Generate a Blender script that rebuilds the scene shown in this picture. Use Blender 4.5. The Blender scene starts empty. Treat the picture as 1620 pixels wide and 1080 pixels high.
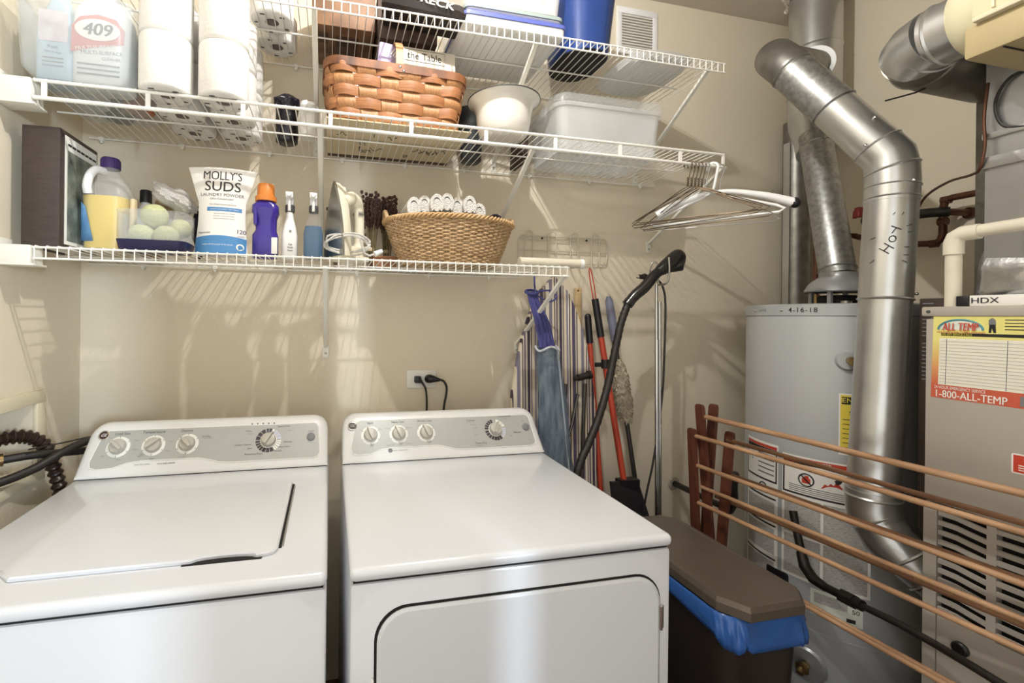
import bpy, bmesh, math, random
from mathutils import Vector, Matrix
random.seed(7)
S = bpy.context.scene
COL = S.collection
PI = math.pi

# ------------------------------------------------------------------ camera, world, lamps, exposure
cam_data = bpy.data.cameras.new('camera')
cam = bpy.data.objects.new('camera', cam_data)
COL.objects.link(cam)
cam_data.sensor_width = 36.0
cam_data.lens = 15.955
cam_data.shift_x = (810 - 685.7) / 1620
cam_data.shift_y = (501.6 - 540) / 1620
cam_data.clip_start = 0.02
PSI = 0.2242
cam.matrix_world = (Matrix.Translation((0.8215, -1.7599, 1.3776)) @ Matrix.Rotation(-PSI, 4, 'Z')
                    @ Matrix.Rotation(PI / 2, 4, 'X') @ Matrix.Rotation(0.0114, 4, 'Z'))
S.camera = cam
S.view_settings.view_transform = 'Standard'
S.view_settings.look = 'None'
S.view_settings.gamma = 1
S.view_settings.use_curve_mapping = False
S.view_settings.exposure = 0.15

W = bpy.data.worlds.new('world')
S.world = W
W.use_nodes = True
bg = W.node_tree.nodes['Background']
bg.inputs[0].default_value = (0.985, 0.965, 0.935, 1)
bg.inputs[1].default_value = 1.45


def lamp(name, kind, loc, power, color, size=0.05, rot=None, size_y=None, spread=None):
    d = bpy.data.lights.new(name, kind)
    d.energy = power
    d.color = color
    if kind == 'AREA':
        d.size = size
        if size_y:
            d.shape = 'RECTANGLE'
            d.size_y = size_y
        if spread:
            d.spread = spread
    else:
        d.shadow_soft_size = size
    o = bpy.data.objects.new(name, d)
    COL.objects.link(o)
    o.location = loc
    if rot:
        o.rotation_euler = rot
    return o


lamp('ceiling_bulb', 'POINT', (1.13, -.93, 2.705), 42, (1.0, 0.985, 0.965), 0.014)
# daylight from the doorway behind the photographer
lamp('far_window_daylight', 'AREA', (2.77, -5.93, 1.75), 150, (0.72, 0.86, 1.0), 0.16, (PI / 2 + .06, 0, .291), 0.9)


# ------------------------------------------------------------------ mesh helpers
def lin(h):
    h = h.lstrip('#')
    out = []
    for i in (0, 2, 4):
        c = int(h[i:i + 2], 16) / 255
        out.append(c / 12.92 if c <= 0.04045 else ((c + 0.055) / 1.055) ** 2.4)
    return (*out, 1)


class MB:
    def __init__(self, M=None):
        self.v = []
        self.f = []
        self.mi = []
        self.cur = 0
        self.M = M

    def add(self, verts, faces):
        n = len(self.v)
        for p in verts:
            p = Vector(p)
            if self.M is not None:
                p = self.M @ p
            self.v.append(p)
        for f in faces:
            self.f.append([i + n for i in f])
            self.mi.append(self.cur)
        return self

    def box(self, x0, x1, y0, y1, z0, z1, b=0.0, seg=2):
        if b <= 0:
            self.add([(x0, y0, z0), (x1, y0, z0), (x1, y1, z0), (x0, y1, z0),
                      (x0, y0, z1), (x1, y0, z1), (x1, y1, z1), (x0, y1, z1)],
                     [(0, 3, 2, 1), (4, 5, 6, 7), (0, 1, 5, 4), (1, 2, 6, 5), (2, 3, 7, 6), (3, 0, 4, 7)])
            return self
        bm = bmesh.new()
        bmesh.ops.create_cube(bm, size=1)
        for v in bm.verts:
            v.co = Vector((x0 + (v.co.x + .5) * (x1 - x0), y0 + (v.co.y + .5) * (y1 - y0), z0 + (v.co.z + .5) * (z1 - z0)))
        b = min(b, .49 * min(abs(x1 - x0), abs(y1 - y0), abs(z1 - z0)))
        bmesh.ops.bevel(bm, geom=bm.edges[:], offset=b, segments=seg, affect='EDGES', profile=.5)
        bm.verts.index_update()
        self.add([v.co.copy() for v in bm.verts], [[v.index for v in f.verts] for f in bm.faces])
        bm.free()
        return self

    def loft(self, rings, cap0=True, cap1=True, closed=True):
        n = len(rings[0])
        vs = [p for r in rings for p in r]
        fs = []
        for i in range(len(rings) - 1):
            for j in range(n if closed else n - 1):
                k = (j + 1) % n
                fs.append((i * n + j, i * n + k, (i + 1) * n + k, (i + 1) * n + j))
        if cap0:
            fs.append(tuple(reversed(range(n))))
        if cap1:
            fs.append(tuple((len(rings) - 1) * n + j for j in range(n)))
        return self.add(vs, fs)

    def tube(self, pts, r, n=8, closed=False, caps=True, flat=1.0):
        pts = [Vector(p) for p in pts]
        m = len(pts)
        rs = r if isinstance(r, (list, tuple)) else [r] * m
        tans = []
        for i in range(m):
            if closed:
                t = pts[(i + 1) % m] - pts[i - 1]
            else:
                t = pts[min(i + 1, m - 1)] - pts[max(i - 1, 0)]
            tans.append(t.normalized() if t.length > 1e-9 else Vector((0, 0, 1)))
        t0 = tans[0]
        up = Vector((0, 0, 1)) if abs(t0.z) < .9 else Vector((1, 0, 0))
        nrm = (up - t0 * up.dot(t0)).normalized()
        rings = []
        for i in range(m):
            t = tans[i]
            nrm = (nrm - t * nrm.dot(t))
            nrm = nrm.normalized() if nrm.length > 1e-6 else t.orthogonal().normalized()
            bn = t.cross(nrm)
            rings.append([pts[i] + nrm * (rs[i] * math.cos(2 * PI * k / n)) + bn * (rs[i] * flat * math.sin(2 * PI * k / n)) for k in range(n)])
        if closed:
            rings.append(rings[0])
            return self.loft(rings, False, False)
        return self.loft(rings, caps, caps)

    def cyl(self, p0, p1, r0, r1=None, n=24, caps=True):
        return self.tube([p0, p1], [r0, r0 if r1 is None else r1], n, caps=caps)

    def lathe(self, prof, c=(0, 0, 0), n=32, caps=True, sy=1.0):
        rings = [[(c[0] + r * math.cos(2 * PI * k / n), c[1] + r * sy * math.sin(2 * PI * k / n), c[2] + z) for k in range(n)] for r, z in prof]
        return self.loft(rings, caps, caps)

    def prism(self, poly, a, b, axis='y'):
        def P(p, d):
            return (d, p[0], p[1]) if axis == 'x' else (p[0], d, p[1]) if axis == 'y' else (p[0], p[1], d)
        return self.loft([[P(p, a) for p in poly], [P(p, b) for p in poly]])

    def sphere(self, c, rx, ry=None, rz=None, n=20, m=12, fn=None):
        ry = rx if ry is None else ry
        rz = rx if rz is None else rz
        rings = []
        for i in range(1, m):
            a = PI * i / m
            rg = []
            for k in range(n):
                b = 2 * PI * k / n
                d = Vector((math.sin(a) * math.cos(b), math.sin(a) * math.sin(b), -math.cos(a)))
                s = fn(d) if fn else 1
                rg.append((c[0] + d.x * rx * s, c[1] + d.y * ry * s, c[2] + d.z * rz * s))
            rings.append(rg)
        base = len(self.v)
        self.loft(rings, True, True)
        return self

    def grid(self, fn, nu, nv, thick=None):
        vs = [fn(i / nu, j / nv) for j in range(nv + 1) for i in range(nu + 1)]
        fs = [(j * (nu + 1) + i, j * (nu + 1) + i + 1, (j + 1) * (nu + 1) + i + 1, (j + 1) * (nu + 1) + i) for j in range(nv) for i in range(nu)]
        return self.add(vs, fs)

    def build(self, name, mats, parent=None, ang=38, flip=False, solid=0):
        mats = mats if isinstance(mats, (list, tuple)) else [mats]
        lo = Vector((min(p.x for p in self.v), min(p.y for p in self.v), min(p.z for p in self.v)))
        hi = Vector((max(p.x for p in self.v), max(p.y for p in self.v), max(p.z for p in self.v)))
        org = Vector(((lo.x + hi.x) / 2, (lo.y + hi.y) / 2, lo.z if parent is None else (lo.z + hi.z) / 2))
        me = bpy.data.meshes.new(name)
        me.from_pydata([p - org for p in self.v], [], self.f)
        for m in mats:
            me.materials.append(m)
        me.polygons.foreach_set('material_index', self.mi)
        bm = bmesh.new()
        bm.from_mesh(me)
        bmesh.ops.recalc_face_normals(bm, faces=bm.faces[:])
        bm.to_mesh(me)
        bm.free()
        me.polygons.foreach_set('use_smooth', [True] * len(me.polygons))
        me.set_sharp_from_angle(angle=math.radians(ang))
        me.update()
        o = bpy.data.objects.new(name, me)
        COL.objects.link(o)
        pw = wloc(parent)
        o.location = org - pw
        if parent is not None:
            o.parent = parent
        if solid:
            md = o.modifiers.new('thickness', 'SOLIDIFY')
            md.thickness = solid
            md.offset = 0
        return o


def wloc(o):
    p = Vector((0, 0, 0))
    while o is not None:
        p = p + o.location
        o = o.parent
    return p


def tag(o, label=None, cat=None, group=None, kind=None):
    if label:
        o['label'] = label
    if cat:
        o['category'] = cat
    if group:
        o['group'] = group
    if kind:
        o['kind'] = kind
    return o


def thing(name, label, cat, loc, group=None):
    o = bpy.data.objects.new(name, None)
    COL.objects.link(o)
    o.location = loc
    o.empty_display_size = .05
    return tag(o, label, cat, group)


def struct(mb, name, m, label=None):
    o = mb.build(name, m)
    o['kind'] = 'structure'
    return o


def copy_tree(o, parent=None):
    c = o.copy()
    COL.objects.link(c)
    c.parent = parent
    for ch in [x for x in o.children]:
        copy_tree(ch, c)
    return c


def frame(o, xd, yd):
    xd = Vector(xd).normalized()
    yd = Vector(yd).normalized()
    n = xd.cross(yd).normalized()
    M = Matrix((xd, yd, n)).transposed().to_4x4()
    return Matrix.Translation(o) @ M


def text(s, size, m, parent, M, at=(0, 0), align='CENTER', name='lettering', bold=0.0, shear=0.0, sx=1.0, warp=None, lift=.0006, depth=0.0, spacing=1.0, rot=0.0):
    cu = bpy.data.curves.new(name, 'FONT')
    cu.body = s
    cu.size = size
    cu.align_x = align
    cu.align_y = 'CENTER'
    cu.shear = shear
    cu.resolution_u = 3
    cu.space_character = spacing
    cu.space_line = .85
    cu.extrude = depth
    t = bpy.data.objects.new(name, cu)
    COL.objects.link(t)
    me = bpy.data.meshes.new_from_object(t)
    bpy.data.objects.remove(t)
    bpy.data.curves.remove(cu)
    cr, sr = math.cos(rot), math.sin(rot)
    b = MB()
    shifts = [0.0] if not bold else [-bold * size * .6, 0.0, bold * size * .6]
    nv = len(me.vertices)
    for v, sh, dz in [(v, sh, i * .00012) for i, sh in enumerate(shifts) for v in me.vertices]:
        x, y = v.co.x * sx + sh, v.co.y
        x, y = x * cr - y * sr + at[0], x * sr + y * cr + at[1]
        p = warp(x, y, v.co.z + lift + depth + dz) if warp else M @ Vector((x, y, v.co.z + lift + depth + dz))
        b.v.append(Vector(p))
    for q in range(len(shifts)):
        for f in me.polygons:
            b.f.append([i + q * nv for i in f.vertices])
            b.mi.append(0)
    bpy.data.meshes.remove(me)
    return b.build(name, m, parent)


def rrect(cx, cy, w, d, r, n=6):
    """rounded rectangle points (x, y), counter-clockwise"""
    r = min(r, w / 2 - 1e-4, d / 2 - 1e-4)
    out = []
    for (sx, sy, a0) in ((1, 1, 0), (-1, 1, PI / 2), (-1, -1, PI), (1, -1, 3 * PI / 2)):
        for k in range(n + 1):
            a = a0 + PI / 2 * k / n
            out.append((cx + sx * (w / 2 - r) + r * math.cos(a), cy + sy * (d / 2 - r) + r * math.sin(a)))
    return out


def rring(cx, cy, z, w, d, r, n=6):
    return [(x, y, z) for x, y in rrect(cx, cy, w, d, r, n)]


def arc(c, r, a0, a1, n, plane='xz', off=0.0):
    out = []
    for k in range(n + 1):
        a = a0 + (a1 - a0) * k / n
        u, v = c[0] + r * math.cos(a), c[1] + r * math.sin(a)
        out.append((u, off, v) if plane == 'xz' else (off, u, v) if plane == 'yz' else (u, v, off))
    return out


def smooth_path(pts, n=8):
    """Catmull-Rom through the points"""
    pts = [Vector(p) for p in pts]
    P = [pts[0] * 2 - pts[1]] + pts + [pts[-1] * 2 - pts[-2]]
    out = []
    for i in range(1, len(P) - 2):
        for k in range(n):
            t = k / n
            a, b, c, d = P[i - 1], P[i], P[i + 1], P[i + 2]
            out.append(.5 * ((2 * b) + (c - a) * t + (2 * a - 5 * b + 4 * c - d) * t * t + (3 * b - a - 3 * c + d) * t ** 3))
    out.append(pts[-1])
    return out


def R2(cx, cy, a):
    return Matrix.Translation((cx, cy, 0)) @ Matrix.Rotation(a, 4, 'Z')


# ------------------------------------------------------------------ materials
def mat(name, col, rough=.5, metal=0.0, var=.06, scale=14.0, bump=0.0, bscale=60.0, spec=.5, coat=0.0, alpha=1.0, stretch=None, col2=None, aniso=0.0, sss=0.0, trans=0.0, emit=None):
    m = bpy.data.materials.new(name)
    m.use_nodes = True
    nt = m.node_tree
    N, L = nt.nodes, nt.links
    p = N['Principled BSDF']
    p.inputs['Roughness'].default_value = rough
    p.inputs['Metallic'].default_value = metal
    p.inputs['Specular IOR Level'].default_value = spec
    p.inputs['Coat Weight'].default_value = coat
    p.inputs['Coat Roughness'].default_value = .12
    tc = N.new('ShaderNodeTexCoord')
    mp = N.new('ShaderNodeMapping')
    L.new(tc.outputs['Object'], mp.inputs[0])
    if stretch:
        mp.inputs['Scale'].default_value = stretch
    nz = N.new('ShaderNodeTexNoise')
    nz.inputs['Scale'].default_value = scale
    nz.inputs['Detail'].default_value = 5
    L.new(mp.outputs[0], nz.inputs['Vector'])
    a = lin(col)
    if col2:
        c0, c1 = a, lin(col2)
    else:
        c0 = tuple(max(0, x * (1 - var)) for x in a[:3]) + (1,)
        c1 = tuple(min(1, x * (1 + var)) for x in a[:3]) + (1,)
    rp = N.new('ShaderNodeValToRGB')
    rp.color_ramp.elements[0].position = .3
    rp.color_ramp.elements[1].position = .7
    rp.color_ramp.elements[0].color = c0
    rp.color_ramp.elements[1].color = c1
    L.new(nz.outputs['Fac'], rp.inputs[0])
    L.new(rp.outputs[0], p.inputs['Base Color'])
    if bump:
        n2 = N.new('ShaderNodeTexNoise')
        n2.inputs['Scale'].default_value = bscale
        n2.inputs['Detail'].default_value = 4
        L.new(mp.outputs[0], n2.inputs['Vector'])
        bp = N.new('ShaderNodeBump')
        bp.inputs['Strength'].default_value = bump
        bp.inputs['Distance'].default_value = .01
        L.new(n2.outputs['Fac'], bp.inputs['Height'])
        L.new(bp.outputs[0], p.inputs['Normal'])
    if trans:
        p.inputs['Transmission Weight'].default_value = trans
    if alpha < 1:
        tr = N.new('ShaderNodeBsdfTransparent')
        mx = N.new('ShaderNodeMixShader')
        mx.inputs[0].default_value = alpha
        L.new(tr.outputs[0], mx.inputs[1])
        L.new(p.outputs[0], mx.inputs[2])
        L.new(mx.outputs[0], N['Material Output'].inputs[0])
    return m


def stripes(name, stops, scale, axis=0, rough=.8, bump=.15):
    """constant-banded stripes across one object axis, repeating every 1/scale metres"""
    m = mat(name, 'cccccc', rough, bump=bump, bscale=300)
    N, L = m.node_tree.nodes, m.node_tree.links
    tc = [n for n in N if n.type == 'TEX_COORD'][0]
    sp = N.new('ShaderNodeSeparateXYZ')
    L.new(tc.outputs['Object'], sp.inputs[0])
    mu = N.new('ShaderNodeMath')
    mu.operation = 'MULTIPLY'
    mu.inputs[1].default_value = scale
    L.new(sp.outputs[axis], mu.inputs[0])
    fr = N.new('ShaderNodeMath')
    fr.operation = 'FRACT'
    L.new(mu.outputs[0], fr.inputs[0])
    rp = N.new('ShaderNodeValToRGB')
    rp.color_ramp.interpolation = 'CONSTANT'
    els = rp.color_ramp.elements
    while len(els) < len(stops):
        els.new(.5)
    for e, (pos, c) in zip(els, stops):
        e.position = pos
        e.color = lin(c)
    L.new(fr.outputs[0], rp.inputs[0])
    L.new(rp.outputs[0], N['Principled BSDF'].inputs['Base Color'])
    return m


M = {}
M['wall'] = mat('wall_paint', 'ded3bd', .75, var=.015, scale=3, bump=.12, bscale=240)
M['ceil'] = mat('ceiling_paint', 'cdc4b6', .85, var=.02, scale=3, bump=.15, bscale=200)
M['trim'] = mat('cream_trim_paint', 'd9cfb4', .5, var=.03)
M['floor'] = mat('brown_wood_floor', '5b3826', .45, col2='3a2015', scale=6, stretch=(1, 9, 1))
M['wire'] = mat('white_wire_coating', 'f0eee6', .35, var=.02)
M['clip'] = mat('white_clip_plastic', 'e9e7dc', .4, var=.02)
M['enamel'] = mat('white_appliance_enamel', 'd9dce1', .22, var=.008, scale=4, coat=.3)
M['console'] = mat('white_console_plastic', 'dcdcda', .35, var=.01)
M['panel'] = mat('silver_grey_panel_print', 'abada9', .38, var=.02, scale=40, metal=.15)
M['ring'] = mat('pale_dial_ring', 'e8e8e2', .4)
M['knob'] = mat('beige_grey_knob_plastic', 'b5b1a6', .35, var=.03)
M['black'] = mat('black_plastic', '17161a', .4)
M['dark'] = mat('dark_gap', '0c0b0a', .8)
M['rubber'] = mat('black_rubber', '201b18', .5, var=.15)
M['print'] = mat('dark_grey_print', '4a4a4a', .6)
M['ink'] = mat('black_ink', '1c1c1e', .6)
M['steel'] = mat('brushed_steel', 'b9b8b4', .28, metal=1, var=.05)
M['chrome'] = mat('polished_chrome', 'd2d2d0', .12, metal=1, var=.03)
M['wirehanger'] = mat('bronze_wire', '6b5d4c', .3, metal=.85, var=.15)
M['galv'] = mat('galvanised_duct_steel', 'c8c9c7', .3, metal=.88, var=.10, scale=9, bump=.05, bscale=25)
M['galvdark'] = mat('mottled_galvanised_steel', 'a3a4a2', .4, metal=.85, var=.28, scale=60)
M['galvold'] = mat('dull_galvanised_steel', '86837c', .42, metal=.85, var=.2, scale=22)
M['foil'] = mat('aluminium_foil_facing', 'cfd0d0', .3, metal=.9, var=.05, bump=.35, bscale=28)
M['copper'] = mat('aged_copper', '5e3d2d', .4, metal=.6, var=.3, scale=25)
M['brass'] = mat('dull_brass', '8c7550', .38, metal=.9, var=.2)
M['blackiron'] = mat('black_iron_pipe', '2a2523', .42, metal=.4, var=.2, scale=30)
M['pvc'] = mat('cream_pvc', 'd9d2bf', .35, var=.03)
M['heater'] = mat('grey_heater_jacket', 'a9acae', .3, var=.015, scale=3, coat=.2)
M['furnace'] = mat('taupe_furnace_enamel', 'b5aea3', .4, var=.03, scale=5, metal=.12)
M['furnacedark'] = mat('dark_brown_cabinet_steel', '3b302a', .45, var=.1)
M['paper'] = mat('white_paper', 'eceae4', .7, var=.02)
M['red'] = mat('red_print', 'c2402c', .5, var=.05)
M['yellow'] = mat('yellow_print', 'e6d24e', .5, var=.04)
M['white'] = mat('white_plastic', 'ececea', .4, var=.015)
M['clear'] = mat('clear_plastic', 'e6ecec', .12, alpha=.10, var=.02)
M['frost'] = mat('frosted_clear_plastic', 'e4e9ea', .25, alpha=.2, var=.02)
M['cloudy'] = mat('cloudy_white_plastic', 'e6e6e2', .35, alpha=.42, var=.02)
M['film'] = mat('clear_wrapping_film', 'f2f4f4', .14, alpha=.12, bump=.8, bscale=35)
M['tissue'] = mat('white_tissue', 'f1efea', .85, var=.02, bump=.2, bscale=120)
M['cardcore'] = mat('brown_card_core', '7b6a58', .8)
# ------------------------------------------------------------------ room shell
XR, ZC, YF = 3.03, 2.80, -2.35
b = MB(); b.box(-.12, XR + .1, 0, .1, -.1, ZC + .1); struct(b, 'wall_back', M['wall'])
b = MB(); b.box(XR, XR + .1, YF, 0, -.1, ZC + .1); struct(b, 'wall_right', M['wall'])
b = MB(); b.box(-.12, XR + .1, YF, .1, ZC, ZC + .1); struct(b, 'ceiling', M['ceil'])
b = MB(); b.box(-.12, XR + .1, YF, .1, -.1, 0); struct(b, 'floor', M['floor'])
# unseen front wall and open door leaf, added to block part of the daylight
b = MB(); b.box(1.695, XR + .1, YF - .1, YF, -.1, ZC + .1); b.box(1.3, 1.695, YF - .1, YF, 2.06, ZC + .1); struct(b, 'wall_front', M['wall'])
b = MB(); b.box(1.475, 1.655, YF - .14, YF - .10, .01, 2.04, .003)
b.box(1.55, 1.59, YF - .80, YF - .14, .01, 2.04, .003); struct(b, 'door_light_blocker', M['clip'])
# left wall with the washer-valve recess
RY0, RY1, RZ0, RZ1 = -.62, -.248, .922, 1.119
b = MB()
b.box(-.12, 0, YF, RY0, 0, ZC); b.box(-.12, 0, RY1, 0, 0, ZC)
b.box(-.12, 0, RY0, RY1, 0, RZ0); b.box(-.12, 0, RY0, RY1, RZ1, ZC); b.box(-.12, -.1, RY0, RY1, RZ0, RZ1)
struct(b, 'wall_left', M['wall'])
b = MB()
t = .04
b.box(0, .012, RY0 - t, RY1 + t, RZ1, RZ1 + .035, .002); b.box(0, .012, RY0 - t, RY1 + t, RZ0 - .028, RZ0, .002)
b.box(0, .012, RY1, RY1 + t, RZ0, RZ1, .002); b.box(0, .012, RY0 - t, RY0, RZ0, RZ1, .002)
b.box(-.098, -.09, RY0, RY1 - .004, RZ0 + .07, RZ0 + .076); b.box(-.098, -.09, RY0, RY1 - .004, RZ0 + .15, RZ0 + .156)
struct(b, 'trim_1', M['trim'])


# ------------------------------------------------------------------ wire shelves
def wire_shelf(label, z, yf, xl, xr, hl, style, braces, clips):
    root = thing('wire_shelf', label, 'shelf', (xl, 0, z), 'white wire shelves on the back wall')
    r = .0017
    d = MB()
    n = int((xr - xl) / .0254)
    for i in range(n + 1):
        x = xl + i * .0254
        if style == 'lip':
            d.tube([(x, -.008, z), (x, yf + .003, z), (x, yf - .001, z - .003), (x, yf - .001, z - hl)], r, 6)
        else:
            d.tube([(x, -.008, z), (x, yf - .004, z)], r, 6)
    d.build('deck_wires', M['wire'], root)
    rl = .0028
    b = MB(); b.cyl((xl - .003, yf, z - .004 if style == 'lip' else z - .003), (xr + .003, yf, z - .004 if style == 'lip' else z - .003), rl if style == 'lip' else .0045, n=10); b.build('front_rail', M['wire'], root)
    b = MB(); b.cyl((xl - .003, yf, z - hl), (xr + .003, yf, z - hl), rl if style == 'lip' else .0055, n=10); b.build('lower_rail', M['wire'], root)
    b = MB(); b.cyl((max(.004, xl - .06), -.008, z - .004), (xr + .003 - (.0 if style == 'lip' else -.03), -.008, z - .004), rl, n=10); b.build('back_rail', M['wire'], root)
    b = MB(); b.cyl((max(.006, xl - .05), yf * .52, z - .0045), (xr - .03, yf * .52, z - .0045), rl, n=10); b.build('middle_rail', M['wire'], root)
    if style != 'lip':
        x = xl + .02
        k = 0
        while x < xr + .01:
            b = MB(); b.box(x - .006, x + .006, yf - .002, yf + .002, z - hl, z - .003); b.build('lip_bracket', M['wire'], root)
            x += .238
            k += 1
        b = MB(); b.box(xr - .004, xr + .004, yf - .003, yf + .003, z - hl - .006, z); b.build('lip_bracket', M['wire'], root)
    # plastic end bracket on the left wall
    b = MB()
    zt = z + .001
    b.box(.001, xl - .006, yf - .008, yf + .05, z - hl - .016, zt, .004)
    b.box(.0005, .006, yf - .012, yf + .055, z - hl - .016, zt + .018, .002)
    b.box(.001, xl + .002, yf - .008, yf + .05, z - hl - .019, z - hl - .014, .001)
    b.build('end_bracket', M['clip'], root)
    for (x, dz) in braces:
        br = MB()
        p0, p1 = Vector((x, yf + .006, z - hl + .004)), Vector((x, -.006, z - dz + .012))
        ax = (p1 - p0).normalized()
        sd = Vector((1, 0, 0)); up = ax.cross(sd)
        br.M = Matrix.Translation((0, 0, 0))
        w, th = .0085, .004
        rings = []
        for p in (p0, p1):
            rings.append([p - sd * w - up * th, p + sd * w - up * th, p + sd * (w * .75) + up * th, p - sd * (w * .75) + up * th])
        br.loft(rings)
        br.box(x - .012, x + .012, -.004, -.0005, z - dz - .03, z - dz + .02, .001)
        bo = br.build('support_brace', M['clip'], root)
        s = MB(); s.sphere((x, -.005, z - dz - .012), .0045, .002, .0045, 10, 6); s.build('screw', M['steel'], bo)
    for x in clips:
        c = MB(); c.box(x - .008, x + .008, -.016, -.0005, z - .012, z + .002, .003); c.sphere((x, -.009, z - .014), .006, .006, .006, 10, 6)
        c.build('wall_clip', M['clip'], root)
    return root


ZL, ZM, ZT = 1.5496, 1.973, 2.304
wire_shelf('lowest and shortest white wire shelf, holding detergents and wicker basket', ZL, -.401, .083, 1.585, .0325, 'lip',
           [(.807, .30), (1.578, .29)], [.19, .42, .66, .92, 1.2, 1.45])
wire_shelf('middle white wire shelf with hanging rail and clothes hangers at its end', ZM, -.406, .083, 2.186, .047, 'rail',
           [(.787, .30), (1.459, .30), (2.20, .27)], [.06, .31, .6, .86, 1.1, 1.34, 1.62, 1.9, 2.15])
wire_shelf('top white wire shelf near the ceiling carrying bins and boxes', ZT, -.399, .083, 2.195, .036, 'lip',
           [(.767, .30), (1.466, .30), (2.13, .30)], [.12, .38, .69, .95, 1.25, 1.55, 1.85, 2.1])

# ------------------------------------------------------------------ vent grille on the back wall
vent = thing('vent_grille', 'white louvred air vent on the back wall beside blue bin', 'vent', (2.129, 0, 2.54))
b = MB()
x0, x1, z0, z1 = 2.027, 2.231, 2.54, 2.745
b.box(x0, x1, -.008, -.0005, z0, z0 + .026, .002); b.box(x0, x1, -.008, -.0005, z1 - .026, z1, .002)
b.box(x0, x0 + .024, -.008, -.0005, z0 + .026, z1 - .026, .002); b.box(x1 - .024, x1, -.008, -.0005, z0 + .026, z1 - .026, .002)
b.build('frame', M['white'], vent)
b = MB()
for i in range(12):
    z = z0 + .032 + i * .0122
    b.loft([[(x, -.009, z), (x, -.009, z + .0015), (x, -.001, z + .011), (x, -.001, z + .0095)] for x in (x0 + .024, x1 - .024)])
b.build('louvres', M['white'], vent)

# ------------------------------------------------------------------ ceiling light
cl = thing('ceiling_light', 'round white flush ceiling light over the washer', 'lamp', (1.13, -.93, 2.72))
b = MB(); b.lathe([(.09, .079), (.09, .06), (.06, .05), (.03, .045)], (1.13, -.93, 2.72), 32); b.build('canopy', M['white'], cl)
b = MB(); b.lathe([(.018, .045), (.018, .03)], (1.13, -.93, 2.72), 16); b.build('socket', M['white'], cl)

# ------------------------------------------------------------------ outlet, plugs
out = thing('wall_outlet', 'white double wall outlet above the dryer with two black plugs', 'outlet', (1.176, 0, 1.133))
b = MB(); b.box(1.117, 1.235, -.006, -.0005, 1.097, 1.169, .003); b.build('cover_plate', M['clip'], out)
for x in (1.157, 1.197):
    b = MB(); b.box(x - .014, x + .014, -.0075, -.005, 1.117, 1.149, .002)
    bo = b.build('socket', M['white'], out)
pl = thing('power_cord', 'black cord with square plug hanging from outlet, left one', 'cord', (1.157, -.03, 1.0), 'black cords in the outlet')
b = MB(); b.box(1.145, 1.171, -.034, -.0082, 1.121, 1.147, .005); b.cyl((1.168, -.024, 1.13), (1.178, -.03, 1.118), .007, .004, 10); b.build('plug', M['black'], pl)
b = MB(); b.tube(smooth_path([(1.176, -.03, 1.12), (1.187, -.033, 1.10), (1.192, -.034, 1.06), (1.192, -.035, 1.0), (1.19, -.035, .86)]), .004, 8); b.build('cable', M['rubber'], pl)
pl = thing('power_cord', 'black cord with tapered round plug arching right from outlet', 'cord', (1.25, -.03, 1.0), 'black cords in the outlet')
b = MB(); b.tube([(1.2, -.0082, 1.136), (1.2, -.02, 1.136), (1.207, -.03, 1.137), (1.222, -.036, 1.136), (1.243, -.038, 1.133)], [.012, .0165, .017, .012, .006], 12); b.build('plug', M['black'], pl)
b = MB(); b.tube(smooth_path([(1.24, -.038, 1.134), (1.258, -.038, 1.128), (1.27, -.038, 1.105), (1.268, -.038, 1.07), (1.26, -.038, 1.02), (1.25, -.038, .86)]), .0045, 8); b.build('cable', M['rubber'], pl)
# ------------------------------------------------------------------ washer and dryer
def dial_ring(MM, c, r0, r1, segs):
    """arc segments (start deg, end deg, material index) as one flat ring"""
    b = MB(MM)
    for a0, a1, mi in segs:
        b.cur = mi
        n = max(2, int((a1 - a0) / 8))
        vs, fs = [], []
        for k in range(n + 1):
            a = math.radians(a0 + (a1 - a0) * k / n)
            vs += [(c[0] + r0 * math.cos(a), c[1] + r0 * math.sin(a), .0016), (c[0] + r1 * math.cos(a), c[1] + r1 * math.sin(a), .0016)]
        for k in range(n):
            fs.append((2 * k, 2 * k + 1, 2 * k + 3, 2 * k + 2))
        b.add(vs, fs)
    return b


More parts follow.
